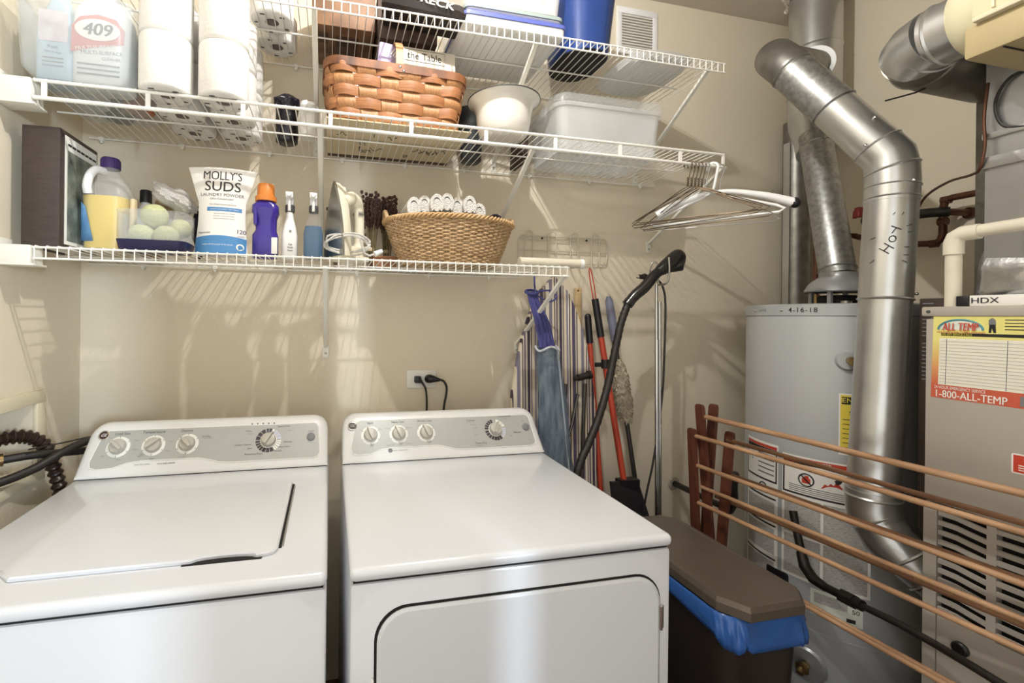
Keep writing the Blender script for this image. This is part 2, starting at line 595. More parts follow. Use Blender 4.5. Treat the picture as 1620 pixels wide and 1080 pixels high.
def appliance(root, x0, kind):
    x1 = x0 + .686
    yb = -.17
    b = MB(); b.box(x0, x1, -.915, yb, .03, .883, .008); b.build('cabinet', M['enamel'], root)
    b = MB(); b.box(x0 + .006, x1 - .006, -.909, yb - .01, .880, .892); b.build('seam', M['dark'], root)
    # top deck: gently crowned front edge
    b = MB(); b.box(x0 - .001, x1 + .001, -.922, yb, .8885, .9145, .011, 3); b.build('top_deck', M['enamel'], root)
    for (lx, ly) in ((x0 + .06, -.86), (x1 - .06, -.86), (x0 + .06, -.24), (x1 - .06, -.24)):
        b = MB(); b.lathe([(.022, 0), (.022, .012), (.012, .014), (.012, .031)], (lx, ly, 0), 16); b.build('foot', M['black'], root)
    # console, rounded at its top corners
    prof = [(-.319, .9146), (-.3185, .922), (-.316, .928), (-.240, 1.038), (-.232, 1.0455), (-.220, 1.049), (-.2, 1.049), (-.188, 1.038), (-.174, .97), (-.172, .9146)]
    H = 1.049 - .9146
    rings = []
    rc = .045
    for e in (0, .004, .012, .022, .034, rc):
        q = 1 - e / rc
        h = 1 - (1 - math.sqrt(max(0, 1 - q * q))) * rc / H
        rings.append((x0 + .002 + e, h))
    xs = rings + [(x1 - .002 - e, h) for e, h in [(x - x0 - .002, h) for x, h in reversed(rings)]]
    b = MB(); b.loft([[(x, y, .9146 + (z - .9146) * h) for y, z in prof] for x, h in xs]); b.build('console', M['console'], root, ang=50)
    b = MB(); b.box(x0 + .003, x1 - .003, -.3205, -.31, .9147, .9165); b.build('console_seam', M['dark'], root)
    F = frame((x0, -.316, .928), (1, 0, 0), (0, .076, .110))
    return F


Fl = None
wash = thing('washing_machine', 'white top-load washing machine with dials, left of the pair', 'washer', (.478, -.5, 0), 'white laundry machines')
FW = appliance(wash, .135, 'washer')
dry = thing('clothes_dryer', 'white front-door clothes dryer right of the washing machine', 'dryer', (1.206, -.5, 0), 'white laundry machines')
FD = appliance(dry, .863, 'dryer')
M['logo'] = mat('dark_maroon_badge', '3a2428', .3)
M['segdark'] = mat('charcoal_dial_segment', '3a3438', .5)
M['seglight'] = mat('pale_lilac_dial_segment', 'c9cad8', .5)
M['fine'] = mat('fine_grey_print', '77777a', .6)


def console_panel(root, F, knobs, big, title_texts, logo):
    # grey printed plate with the raised swoosh along its lower left edge
    pts = [(.05, .012), (.09, .014), (.125, .027), (.16, .031), (.31, .031), (.34, .025), (.37, .016), (.40, .013), (.640, .013), (.655, .018), (.660, .030),
           (.655, .112), (.65, .122), (.64, .126), (.06, .126), (.048, .120), (.043, .11), (.028, .035), (.033, .018)]
    b = MB(F); b.prism([(p[0] * 1.0, p[1]) for p in pts], .0002, .0011, 'z'); b.build('control_panel', M['panel'], root)
    edge = MB(F)
    edge.tube([(p[0], p[1], .0008) for p in pts], .0016, 6, closed=True); edge.build('panel_border', M['ring'], root)
    for (s, t, ang) in knobs:
        k = MB(F)
        k.lathe([(.031, .001), (.031, .0022), (.026, .003)], (s, t, 0), 32)
        rg = k.build('dial_base', M['ring'], root)
        k = MB(F)
        k.lathe([(.0225, .003), (.0225, .007), (.0205, .014), (.019, .0165), (.014, .018)], (s, t, 0), 32)
        k.M = F @ Matrix.Translation((s, t, 0)) @ Matrix.Rotation(ang, 4, 'Z')
        k.loft([[(-.021, -.0055, .012), (-.021, .0055, .012), (-.019, .004, .027), (-.019, -.004, .027)],
                [(.0, -.007, .012), (.0, .007, .012), (.0, .005, .028), (.0, -.005, .028)],
                [(.025, -.003, .012), (.025, .003, .012), (.024, .0015, .024), (.024, -.0015, .024)]])
        k.build('knob', M['knob'], root)
        tk = MB(F)
        for q in range(6):
            a = math.radians(-150 + 60 * q)
            c, s_ = math.cos(a), math.sin(a)
            tk.tube([(s + .027 * c, t + .027 * s_, .0034), (s + .031 * c, t + .031 * s_, .003)], .0006, 4)
        tk.build('tick_marks', M['print'], root)
    s, t, ang, segs = big
    dial_ring(F, (s, t), .025, .038, segs).build('dial_ring', [M['segdark'], M['ring'], M['seglight']], root)
    k = MB(F); k.lathe([(.0245, .001), (.0245, .003), (.022, .0035)], (s, t, 0), 32); k.build('dial_base', M['ring'], root)
    k = MB(F)
    k.lathe([(.0225, .003), (.0225, .007), (.0205, .014), (.019, .0165), (.014, .018)], (s, t, 0), 32)
    k.M = F @ Matrix.Translation((s, t, 0)) @ Matrix.Rotation(ang, 4, 'Z')
    k.loft([[(-.02, -.006, .012), (-.02, .006, .012), (-.018, .0045, .027), (-.018, -.0045, .027)],
            [(.024, -.004, .012), (.024, .004, .012), (.023, .002, .026), (.023, -.002, .026)]])
    k.build('knob', M['knob'], root)
    for (txt, size, x, y, key) in title_texts:
        text(txt, size, M[key], root, F, (x, y), lift=.0014, bold=.01 if key == 'print' else 0)
    lx, ly = logo[:2]
    k = MB(F); k.lathe([(.0145, .001), (.0145, .0026), (.012, .0032)], (lx, ly, 0), 28); bd = k.build('badge', M['chrome'], root)
    k = MB(F); k.lathe([(.0122, .0025), (.0115, .0036)], (lx, ly, 0), 28); k.build('badge_face', M[logo[2]], bd)
    text('GE', .0125, M[logo[3]], bd, F, (lx, ly - .0005), lift=.0042, shear=.3)


def seg(list_):
    out = []
    for a0, a1, mi, n in list_:
        st = (a1 - a0) / n
        for i in range(n):
            out.append((a0 + i * st + 1.6, a0 + (i + 1) * st - 1.6, mi))
    return out


TW = [('Load Size', .0105, .095, .115, 'print'), ('Temperature', .0115, .178, .1165, 'print'), ('Options', .0105, .268, .1165, 'print'),
      ('Super', .0055, .137, .093, 'fine'), ('Large', .0055, .137, .066, 'fine'), ('Small', .0055, .10, .038, 'fine'), ('Mini', .0055, .058, .050, 'fine'),
      ('Cold Warm', .0055, .185, .105, 'fine'), ('Hot', .0055, .229, .085, 'fine'), ('Warm', .0055, .226, .057, 'fine'), ('Cool', .006, .187, .036, 'print'), ('Tap', .0055, .15, .045, 'fine'),
      ('Off', .0055, .275, .107, 'fine'), ('Extra Rinse', .0055, .325, .096, 'print'), ('Fabric Softener', .0045, .33, .0905, 'fine'), ('Both', .0055, .30, .062, 'fine'), ('Auto Soak', .005, .265, .036, 'fine'),
      ('Whites', .006, .444, .107, 'print'), ('Colors', .0055, .45, .098, 'fine'), ('Casuals / Cottons', .0065, .432, .064, 'print'), ('Jeans', .0065, .452, .052, 'print'), ('Permanent Press', .0075, .465, .034, 'print'),
      ('Speed Wash', .0075, .548, .118, 'print'), ('Delicates', .0068, .563, .067, 'print'), ('Hand Wash', .0068, .553, .052, 'print'), ('Prewash', .0065, .535, .040, 'print'), ('Colors', .0055, .565, .104, 'fine'), ('START', .006, .632, .098, 'print'), ('Pull to Start', .004, .632, .062, 'fine'),
      ('extra large capacity', .006, .228, .021, 'print'), ('heavy duty washer', .0055, .166, .021, 'fine')]
console_panel(wash, FW, [(.092, .075, 2.4), (.184, .075, .65), (.275, .075, 2.35)],
              (.505, .075, 1.0, seg([(75, 105, 0, 2), (108, 178, 0, 3), (180, 238, 0, 4), (240, 300, 0, 3), (302, 322, 1, 2), (324, 360, 1, 3), (362, 420, 2, 3), (422, 434, 1, 1)])), TW, (.047, .112, 'logo', 'ring'))
TD = [('Signal', .009, .092, .117, 'print'), ('Fabric Care', .009, .184, .117, 'print'), ('Wrinkle Care', .009, .275, .117, 'print'),
      ('Medium', .0055, .092, .104, 'fine'), ('Low', .0055, .062, .095, 'fine'), ('High', .0055, .124, .095, 'fine'), ('Cottons', .0055, .148, .096, 'fine'), ('Easy Care', .0055, .22, .096, 'fine'),
      ('Extra Low', .006, .155, .040, 'fine'), ('Delicate', .0055, .215, .042, 'fine'), ('Off', .0055, .252, .098, 'fine'), ('On', .0055, .301, .098, 'fine'),
      ('Cottons', .009, .438, .112, 'print'), ('Normal', .005, .43, .105, 'fine'), ('Permanent Press', .0068, .565, .122, 'print'), ('Press', .006, .565, .114, 'fine'), ('Time Dry', .0105, .462, .030, 'print'), ('Minutes', .005, .456, .022, 'fine'),
      ('Delicates', .0075, .60, .062, 'print'), ('More Dry', .005, .445, .096, 'fine'), ('Less Dry', .005, .45, .085, 'fine'), ('Optimum', .005, .45, .06, 'fine'), ('Fluff', .005, .575, .05, 'fine'), ('Start', .006, .63, .103, 'fine'),
      ('sensor drying system', .006, .185, .022, 'fine')]
console_panel(dry, FD, [(.092, .075, 1.95), (.184, .075, 2.0), (.277, .075, 2.0)],
              (.522, .075, 1.15, seg([(100, 178, 0, 5), (182, 305, 0, 7), (308, 372, 2, 5), (376, 440, 1, 3)])), TD, (.034, .110, 'print', 'chrome'))
# start button, lights
for root, F, sx in ((wash, FW, .632), (dry, FD, .636)):
    k = MB(F); k.lathe([(.0125, .001), (.0125, .005), (.010, .0065)], (sx, .08, 0), 24); k.build('start_button', M['fine'], root)
k = MB(FW)
for i in range(5):
    k.lathe([(.0022, .0011), (.0018, .0024)], (.452 + i * .0165, .130, 0), 10)
k.build('indicator_lights', M['ink'], wash)
k = MB(FD); k.lathe([(.007, .0011), (.006, .002)], (.153, .022, 0), 16); k.build('sensor_mark', M['fine'], dry)

# washer lid with its finger notch
b = MB()
lx0, lx1, ly0, ly1 = .258, .727, -.842, -.458
poly = [(lx0 + .01, ly1), (lx0, ly1 - .01), (lx0, ly0 + .03), (lx0 + .03, ly0)]
for k in range(13):
    a = k / 12
    poly.append((.575 + .115 * a, ly0 + .011 * math.sin(PI * min(1, max(0, a * 1.0))) ** .45))
poly += [(lx1 - .02, ly0 + .002), (lx1 - .006, ly0 + .008), (lx1, ly0 + .022), (lx1, ly1 - .006), (lx1 - .006, ly1)]
def inset(p, k):
    cx, cy = (lx0 + lx1) / 2, (ly0 + ly1) / 2
    return (p[0] + (cx - p[0]) * k, p[1] + (cy - p[1]) * k)
b.loft([[(x, y, .9155) for x, y in poly], [(x, y, .9205) for x, y in poly], [(*inset(p, .012), .9232) for p in poly], [(*inset(p, .03), .9238) for p in poly]])
lid = b.build('lid', M['enamel'], wash, ang=30)
b = MB(); b.box(lx1 - .02, lx1 + .0055, ly0 + .03, ly1 - .005, .9145, .9165); b.box(.56, .70, ly0 - .0045, ly0 + .016, .9145, .916); b.build('lid_gap', M['dark'], wash)
b = MB(); b.tube([(lx1 + .007, ly0 + .035, .9155), (lx1 + .007, ly1 - .012, .9155)], .0022, 8); b.build('lid_trim', M['steel'], wash)
# dryer door
def door_outline(x0, x1, z0, z1, r, n=8):
    return [(x, z) for x, z in rrect((x0 + x1) / 2, (z0 + z1) / 2, x1 - x0, z1 - z0, r, n)]
b = MB(); b.prism(door_outline(.908, 1.522, .12, .836, .062), -.9165, -.912, 'y'); b.build('door_gap', M['dark'], dry)
o0 = door_outline(.913, 1.5195, .125, .8315, .060)
o1 = door_outline(.919, 1.5135, .131, .8255, .055)
b = MB(); b.loft([[(x, -.9155, z) for x, z in o0], [(x, -.9185, z) for x, z in o0], [(x, -.9215, z) for x, z in o1]]); b.build('door', M['enamel'], dry, ang=25)
b = MB(); b.cyl((1.5195, -.922, .715), (1.5195, -.922, .765), .004, n=10); b.box(1.512, 1.528, -.9205, -.917, .716, .764); b.build('hinge', M['chrome'], dry)
b = MB()
for z in (.655, .70):
    b.sphere((.905, -.9165, z), .004, .003, .009, 10, 6)
b.build('latch_bumper', M['white'], dry)

# ------------------------------------------------------------------ hoses behind the washer
hose = thing('supply_hose', 'smooth black water hose with brass coupling crossing to the washer', 'hose', (.05, -.3, .95), 'hoses at the washer valve box')
b = MB(); b.tube(smooth_path([(-.07, -.37, .985), (-.03, -.34, .986), (.03, -.295, .985), (.07, -.235, .972), (.112, -.175, .960), (.15, -.138, .955)]), .011, 12); b.build('hose', M['rubber'], hose)
b = MB(); b.cyl((-.055, -.359, .9855), (-.022, -.334, .986), .015, n=12); b.cyl((-.03, -.340, .986), (-.02, -.333, .986), .017, n=12); b.build('coupling', M['brass'], hose)
hose = thing('supply_hose', 'smooth black water hose bowing below the brass coupling', 'hose', (.05, -.3, .93), 'hoses at the washer valve box')
b = MB(); b.tube(smooth_path([(-.07, -.47, .945), (.0, -.41, .945), (.05, -.335, .958), (.085, -.275, .982), (.117, -.205, .995), (.15, -.138, .993)]), .0115, 12); b.build('hose', M['rubber'], hose)
hose = thing('drain_hose', 'brown-black corrugated drain hose bending down beside the washer', 'hose', (.07, -.27, .8), 'hoses at the washer valve box')
path = smooth_path([(-.08, -.34, 1.02), (-.04, -.31, 1.035), (.0, -.272, 1.03), (.03, -.245, .995), (.045, -.232, .93), (.058, -.225, .86), (.068, -.22, .78), (.075, -.215, .6)], 18)
rr = [.017 + .0035 * math.sin(i * 1.25) for i in range(len(path))]
b = MB(); b.tube(path, rr, 14); b.build('hose', mat('brown_black_corrugated_rubber', '2a1b15', .35, var=.1), hose)
hose = thing('cable_lead', 'thin black cable lead lying over the washer hoses', 'cord', (.07, -.28, .99))
b = MB(); b.tube(smooth_path([(.03, -.32, 1.007), (.06, -.285, 1.007), (.085, -.25, 1.006), (.115, -.19, 1.004)]), .002, 6); b.build('lead', M['rubber'], hose)
# ------------------------------------------------------------------ things on the lowest shelf
z0 = ZL + .0018
M['albumbrown'] = mat('dark_brown_leatherette', '3f3431', .5, var=.18, scale=20, stretch=(1, 1, 6), bump=.2, bscale=120)
M['photogrey'] = mat('grey_photo_print', '8d948a', .5, col2='2c322c', scale=22)
M['purplecap'] = mat('purple_cap_plastic', '3a2560', .4)
M['vinegar'] = mat('yellow_cleaning_liquid', 'e2c42c', .3, var=.04)
M['bluelabel'] = mat('blue_label_print', '5f8fb8', .5, col2='3f6f9c', scale=30)
M['navy'] = mat('navy_plastic', '1f1d4a', .35, var=.08)
M['felt'] = mat('pale_green_wool_felt', 'c7cc9c', .95, var=.07, bump=.5, bscale=220)
M['tan'] = mat('tan_bar', 'd6c49c', .7, var=.05)
M['mesh'] = mat('white_mesh_fabric', 'f0eeea', .8, var=.03, bump=.9, bscale=380)
M['bluepouch'] = mat('blue_pouch_print', '4a86bd', .45, var=.05)
M['pouch'] = mat('white_pouch_film', 'ecebe8', .35, var=.02, bump=.15, bscale=18)
M['purple'] = mat('deep_purple_plastic', '33208a', .28, var=.08, coat=.3)
M['orange'] = mat('orange_cap_plastic', 'd9853a', .4, var=.04)
M['blueliq'] = mat('teal_blue_liquid', '074a70', .25, var=.08)
M['cream'] = mat('cream_iron_plastic', 'e6e1cc', .35, var=.03)
M['stem'] = mat('dry_lavender_stems', '8a7a56', .9, col2='5f5238', scale=60, stretch=(6, 6, 1))
M['lav'] = mat('dried_dark_lavender', '573c37', .95, col2='35241f', scale=90)
M['crate'] = mat('brown_crate_wood', '8a5d3a', .7, var=.2, stretch=(1, 1, 8))
M['wicker'] = mat('tan_wicker_cane', 'cfb088', .65, col2='a5865e', scale=55, bump=.2)
M['towel'] = mat('white_terry_towel', 'efece6', .95, var=.02, bump=.9, bscale=260)
M['towelnavy'] = mat('dark_navy_towel', '2c2638', .95, bump=.8, bscale=260)

# photo album, spine forward
root = thing('photo_album', 'dark brown photo album standing at the left end of lowest shelf', 'album', (.08, -.24, z0))
A = Matrix.Translation((.032, -.366, 0)) @ Matrix.Rotation(-.02, 4, 'Z')
b = MB(A)
wd, dp, hh = .088, .19, .318
b.box(0, wd, 0, .006, z0, z0 + hh, .0025); b.box(0, .004, .004, dp, z0, z0 + hh, .0015); b.box(wd - .004, wd, .004, dp, z0, z0 + hh, .0015)
b.build('cover', M['albumbrown'], root)
b = MB(A); b.box(.006, wd - .006, .012, dp - .01, z0 + .006, z0 + hh - .008); b.build('pages', M['paper'], root)
b = MB(A); b.box(wd, wd + .0012, .022, dp - .008, z0 + .012, z0 + hh - .012); cp = b.build('cover_sheet', M['paper'], root)
b = MB(A); b.box(wd + .001, wd + .0018, .032, dp - .016, z0 + .022, z0 + hh - .05); b.build('photo_print', M['photogrey'], cp)
b = MB(A)
for i in range(7):
    b.box(wd + .0012, wd + .0019, .034 + i * .021, .051 + i * .021, z0 + hh - .037, z0 + hh - .031)
b.build('title_lettering', M['ink'], cp)

# vinegar jug
root = thing('liquid_jug', 'big translucent jug half full of yellow liquid, dark purple cap', 'jug', (.186, -.235, z0))
cx, cy = .1875, -.245
def jring(z, w, r): return rring(cx, cy, z0 + z, w * .93, w * .9, r, 6)
b = MB(); b.loft([jring(0, .112, .03), jring(.006, .122, .035), jring(.16, .126, .035), jring(.185, .122, .045), jring(.215, .092, .044), jring(.24, .05, .0245), jring(.262, .044, .0215)])
b.build('bottle', mat('thin_cloudy_plastic', 'e6e6e2', .3, alpha=.26), root)
b = MB(); b.loft([jring(.012, .116, .032), jring(.158, .1225, .034), jring(.1605, .1225, .034)]); b.build('liquid', M['vinegar'], root)
b = MB(); b.lathe([(.0245, .25), (.0245, .277), (.022, .281)], (cx, cy, z0), 28)
for k in range(28):
    a = 2 * PI * k / 28
    b.box(cx + .0243 * math.cos(a) - .0008, cx + .0243 * math.cos(a) + .0008, cy + .0243 * math.sin(a) - .0008, cy + .0243 * math.sin(a) + .0008, z0 + .251, z0 + .275)
b.build('cap', M['purplecap'], root)
b = MB(); b.tube(smooth_path([(cx - .012, cy - .012, z0 + .240), (cx - .022, cy - .036, z0 + .236), (cx - .03, cy - .052, z0 + .215), (cx - .034, cy - .058, z0 + .185), (cx - .034, cy - .052, z0 + .165)]), .0115, 10); b.build('handle', M['white'], root)
b = MB(); b.loft([[(x, y, z) for x, y, z in ((cx - .0594, cy - .015, z0 + .03), (cx - .051, cy - .0495, z0 + .03), (cx - .018, cy - .0580, z0 + .03))],
                  [(cx - .0594, cy - .015, z0 + .13), (cx - .052, cy - .0490, z0 + .14), (cx - .038, cy - .0575, z0 + .125)]], False, False, closed=False)
b.build('label', M['bluelabel'], root, solid=.001)
# dark capped bottle behind
root = thing('cleaner_bottle', 'small pale bottle with black cap behind the yellow jug', 'bottle', (.235, -.13, z0))
b = MB(); b.lathe([(.03, 0), (.033, .004), (.033, .13), (.026, .155), (.013, .178), (.013, .19)], (.235, -.115, z0), 24); b.build('bottle', M['white'], root)
b = MB(); b.lathe([(.0175, .186), (.0175, .222), (.015, .226)], (.235, -.115, z0), 24); b.build('cap', M['black'], root)

# tub of dryer balls
root = thing('plastic_tub', 'clear plastic tub with navy base holding pale green balls', 'tub', (.336, -.28, z0))
cx, cy = .341, -.329
b = MB(); b.loft([rring(cx, cy, z0, .160, .10, .02), rring(cx, cy, z0 + .004, .167, .108, .022), rring(cx, cy, z0 + .024, .174, .116, .024), rring(cx, cy, z0 + .028, .177, .119, .025), rring(cx, cy, z0 + .028, .169, .111, .02), rring(cx, cy, z0 + .008, .160, .102, .02)], True, True)
b.build('base', M['navy'], root)
b = MB(); b.loft([rring(cx, cy, z0 + .026, .172, .114, .024), rring(cx, cy, z0 + .105, .176, .120, .03), rring(cx, cy, z0 + .108, .180, .124, .032), rring(cx, cy, z0 + .109, .178, .122, .031), rring(cx, cy, z0 + .104, .172, .116, .029), rring(cx, cy, z0 + .027, .168, .110, .022)], False, False)
b.build('wall', M['frost'], root)
for i, (x, y, z, r, lab) in enumerate([(.302, -.330, .046, .034, 'pale green felt dryer ball at left in the tub'), (.366, -.336, .045, .033, 'pale green felt dryer ball at front centre of tub'), (.392, -.300, .075, .030, 'pale green felt dryer ball against right side of tub'),
                                       (.330, -.318, .105, .036, 'pale green felt dryer ball stacked on top in tub')]):
    b = MB(); b.sphere((x, y, z0 + z), r, r, r * .95, 24, 14, fn=lambda d: 1 + .02 * math.sin(7 * d.x + 5 * d.z)); tag(b.build('dryer_ball', M['felt']), lab, 'ball', 'dryer balls in the tub')
b = MB(); b.box(.2625, .276, -.312, -.285, z0 + .01, z0 + .155, .012, 3); tag(b.build('soap_bar', M['tan']), 'upright tan rounded bar at left inside clear tub', 'soap')
# brown packet
b = MB(Matrix.Translation((.268, -.17, z0)) @ Matrix.Rotation(.25, 4, 'Y') @ Matrix.Rotation(.1, 4, 'Z')); b.box(-.03, .03, -.012, .012, .0, .185, .008, 2)
pk = b.build('snack_packet', mat('brown_packet_print', '6a4a35', .5, col2='b59a78', scale=38)); tag(pk, 'narrow brown printed packet behind left end of clear tub', 'packet')
# mesh laundry bag bunched on the balls
b = MB(); b.sphere((.362, -.245, z0 + .172), .062, .05, .036, 32, 18, fn=lambda d: 1 + .10 * math.sin(6 * d.x + 3 * d.y) + .06 * math.sin(13 * d.z + 8 * d.x))
for i, v in enumerate(b.v):
    v.z -= (v.x - .362) * .38
mbag = b.build('bag_body', M['mesh'], tt := thing('mesh_laundry_bag', 'white mesh laundry bag bunched on top of the dryer balls', 'bag', (.362, -.238, z0 + .13)))
b = MB(); b.lathe([(.004, 0), (.012, .008), (.006, .02), (.01, .032)], (.308, -.24, z0 + .19), 12); b.build('drawn_corner', M['mesh'], tt)
b = MB(); b.sphere((.425, -.2, z0 + .085), .028, .025, .085, 20, 14, fn=lambda d: 1 + .12 * math.sin(9 * d.z + 4 * d.x))
tag(b.build('cloth_bundle', M['towelnavy']), 'dark navy cloth tucked between clear tub and white pouch', 'cloth')

# laundry powder pouch
root = thing('laundry_powder_pouch', 'white stand-up laundry powder pouch with blue bottom band', 'pouch', (.505, -.31, z0))
PX, PY = .5045, -.305
def pouch_pt(u, v, side):
    """u 0..1 across, v 0..1 up"""
    hw = .071 + .004 * math.cos(v * PI * 1.2) + (.028 * max(0, v - .62) / .38)
    hw -= .006 * math.sin(PI * min(1, v / .7))
    th = (.033 * (1 - v) ** .7 + .0015) * (1 - abs(2 * u - 1) ** 2.6) + .0004
    x = PX + (2 * u - 1) * hw
    z = z0 + .262 * v + (.006 * math.sin(PI * u) * (1 if v > .9 else 0)) - .006 * (1 - v) ** 6 * 0
    return (x, PY + .02 * v + side * th, z)
b = MB()
b.grid(lambda u, v: pouch_pt(u, v, -1), 20, 26); b.grid(lambda u, v: pouch_pt(u, v, 1), 20, 26)
b.build('pouch', M['pouch'], root, ang=60)
def on_pouch(x, z, d):
    v = (z - z0) / .262
    hw = .071 + .004 * math.cos(v * PI * 1.2) + (.028 * max(0, v - .62) / .38) - .006 * math.sin(PI * min(1, v / .7))
    u = (x - PX) / hw / 2 + .5
    p = pouch_pt(u, v, -1)
    return (p[0], p[1] - .0006 - d, p[2])
def pouch_patch(name, x0, x1, za, zb, m, nx=16, nz=5, d=.0002, top=None):
    b = MB(); b.grid(lambda u, v: on_pouch(x0 + (x1 - x0) * u, za + ((zb + (top(u) if top else 0)) - za) * v, d), nx, nz); return b.build(name, m, root, ang=60)
pouch_patch('blue_band', PX - .0705, PX + .0705, z0 + .004, z0 + .052, M['bluepouch'], top=lambda u: .006 * math.sin(PI * u))
pouch_patch('blue_ribbon', PX - .038, PX + .056, z0 + .1315, z0 + .143, M['bluepouch'])
def ptext(s, size, x, z, m, **k):
    text(s, size, m, root, None, (0, 0), warp=lambda a, c, d: on_pouch(PX + x + a, z0 + z + c, .0003), **k)
ptext("MOLLY'S", .029, .0, .238, M['ink'], bold=.004, sx=.98)
ptext('SUDS', .043, .002, .2065, M['ink'], bold=.008, sx=1.0)
ptext('LAUNDRY POWDER', .0135, .001, .181, M['print'], sx=.98)
ptext('Ultra Concentrated', .008, .0, .169, M['ink'], shear=.3)
ptext('Stain & Earth derived Ingredients', .0055, .005, .152, M['print'])
ptext('LAUNDRY DETERGENT THAT TREATS', .0046, .009, .137, M['paper'])
for i in range(3):
    ptext('free from toxins and residues', .0048, .01, .124 - .0075 * i, M['print'])
ptext('Peppermint', .008, -.045, .066, M['ink'], shear=.3)
ptext('120', .017, .056, .072, M['navy'], bold=.01)
ptext('LOADS', .0055, .056, .058, M['navy'])
ptext('simply safe for people & the planet', .006, -.006, .031, M['paper'], shear=.25)
b = MB(); b.add([on_pouch(PX + .055 + .010 * math.cos(2 * PI * k / 24), z0 + .026 + .010 * math.sin(2 * PI * k / 24), .0004) for k in range(24)], [tuple(range(24))]); b.build('seal_mark', M['paper'], root)
b = MB(); b.add([on_pouch(PX + .055 + .006 * math.cos(2 * PI * k / 24), z0 + .026 + .006 * math.sin(2 * PI * k / 24), .0006) for k in range(24)], [tuple(range(24))]); b.build('seal_mark', M['bluepouch'], root)

# purple detergent bottle
root = thing('detergent_bottle', 'deep purple detergent bottle with orange cap', 'bottle', (.626, -.29, z0))
cx, cy = .626, -.285
def bring(z, w, d, r=.02, ox=0): return rring(cx + ox, cy, z0 + z, w, d, r, 6)
b = MB(); b.loft([bring(0, .066, .05), bring(.005, .074, .058), bring(.07, .074, .058), bring(.085, .06, .05, .02, .002), (bring(.12, .062, .05, .02, .002)), bring(.14, .078, .06), bring(.16, .076, .058), bring(.172, .052, .046, .022), bring(.178, .046, .044, .0215)])
b.build('bottle', M['purple'], root, ang=60)
b = MB(); b.loft([[(cx + (px - .0) * 1, cy - .0305 + .002, z0 + pz) for px, pz in arc((0, .112), .014, 0, 2 * PI, 19, 'xy') and [(a[0], a[1]) for a in arc((-.024, .105), .0, 0, 1, 1, 'xy')]] for _ in range(0)] or [bring(.10, .012, .054, .004, -.026), bring(.15, .012, .062, .004, -.026)])
b.build('grip_rib', M['purple'], root)
b = MB(); b.lathe([(.031, .174), (.031, .188), (.0255, .191), (.0245, .223), (.022, .227)], (cx, cy, z0), 32); b.build('cap', M['orange'], root)
b = MB(); b.box(cx + .020, cx + .0375, cy - .0296, cy - .026, z0 + .012, z0 + .062, .002); b.build('label', M['paper'], root)


def spray_bottle(label, cx, cy, zb, w, d, hb, hneck, body_m, head_m, liquid=None, group='spray bottles on the lowest shelf', collar_m=None, face=-1, scale=1.0):
    root = thing('spray_bottle', label, 'bottle', (cx, cy, zb), group)
    def rg(z, a, c, r=.015): return rring(cx, cy, zb + z, a, c, r, 5)
    prof = [(0, w * .92, d * .9), (.004, w, d), (hb * .55, w, d), (hb * .75, w * .8, d * .85), (hb * .93, w * .52, d * .62), (hneck, w * .36, d * .46)]
    b = MB(); b.loft([rg(z, a, c) for z, a, c in prof]); b.build('bottle', body_m, root, ang=60)
    if liquid:
        h = hb * .72
        b = MB(); b.loft([rg(.005, w * .94, d * .92), rg(hb * .55, w * .95, d * .93), rg(h, w * .80, d * .82)]); b.build('liquid', liquid, root, ang=60)
    s = scale
    b = MB(); b.lathe([(.0135 * s, hneck - .004), (.0145 * s, hneck), (.0145 * s, hneck + .016 * s), (.011 * s, hneck + .02 * s)], (cx, cy, zb), 20); b.build('collar', collar_m or head_m, root)
    zt = zb + hneck + .018 * s
    f = face
    poly = [(cy + f * p[0] * s, zt + p[1] * s) for p in [(-.022, .0), (.012, .0), (.018, .014), (.034, .018), (.035, .034), (.02, .038), (-.006, .04), (-.024, .03)]]
    b = MB(); b.prism(poly, cx - .0105 * s, cx + .0105 * s, 'x'); b.build('spray_head', head_m, root)
    b = MB(); b.cyl((cx, cy + f * .033 * s, zt + .026 * s), (cx, cy + f * .042 * s, zt + .026 * s), .008 * s, .0065 * s, 12); b.build('nozzle', head_m, root)
    b = MB(); b.tube(smooth_path([(cx, cy + f * .02 * s, zt + .016 * s), (cx, cy + f * .028 * s, zt - .002 * s), (cx, cy + f * .026 * s, zt - .022 * s)], 4), .0045 * s, 8); b.build('trigger', head_m, root)
    return root

r1 = spray_bottle('white spray bottle with white trigger beside purple detergent bottle', .697, -.285, z0, .046, .05, .135, .150, M['white'], M['white'], collar_m=M['print'])
FB = frame((.697, -.3108, z0), (1, 0, 0), (0, 0, 1))
for i, (s, y) in enumerate([('e', .085), ('Fab', .043), ('fresh', .034), ('linen', .025)]):
    text(s, .016 if i == 0 else .008, M['ink'], r1, FB, (.004, y), bold=.03)
spray_bottle('blue spray bottle with clear top and white trigger, beside iron', .768, -.285, z0, .062, .055, .145, .152, M['clear'], M['white'], liquid=M['blueliq'], collar_m=M['print'])

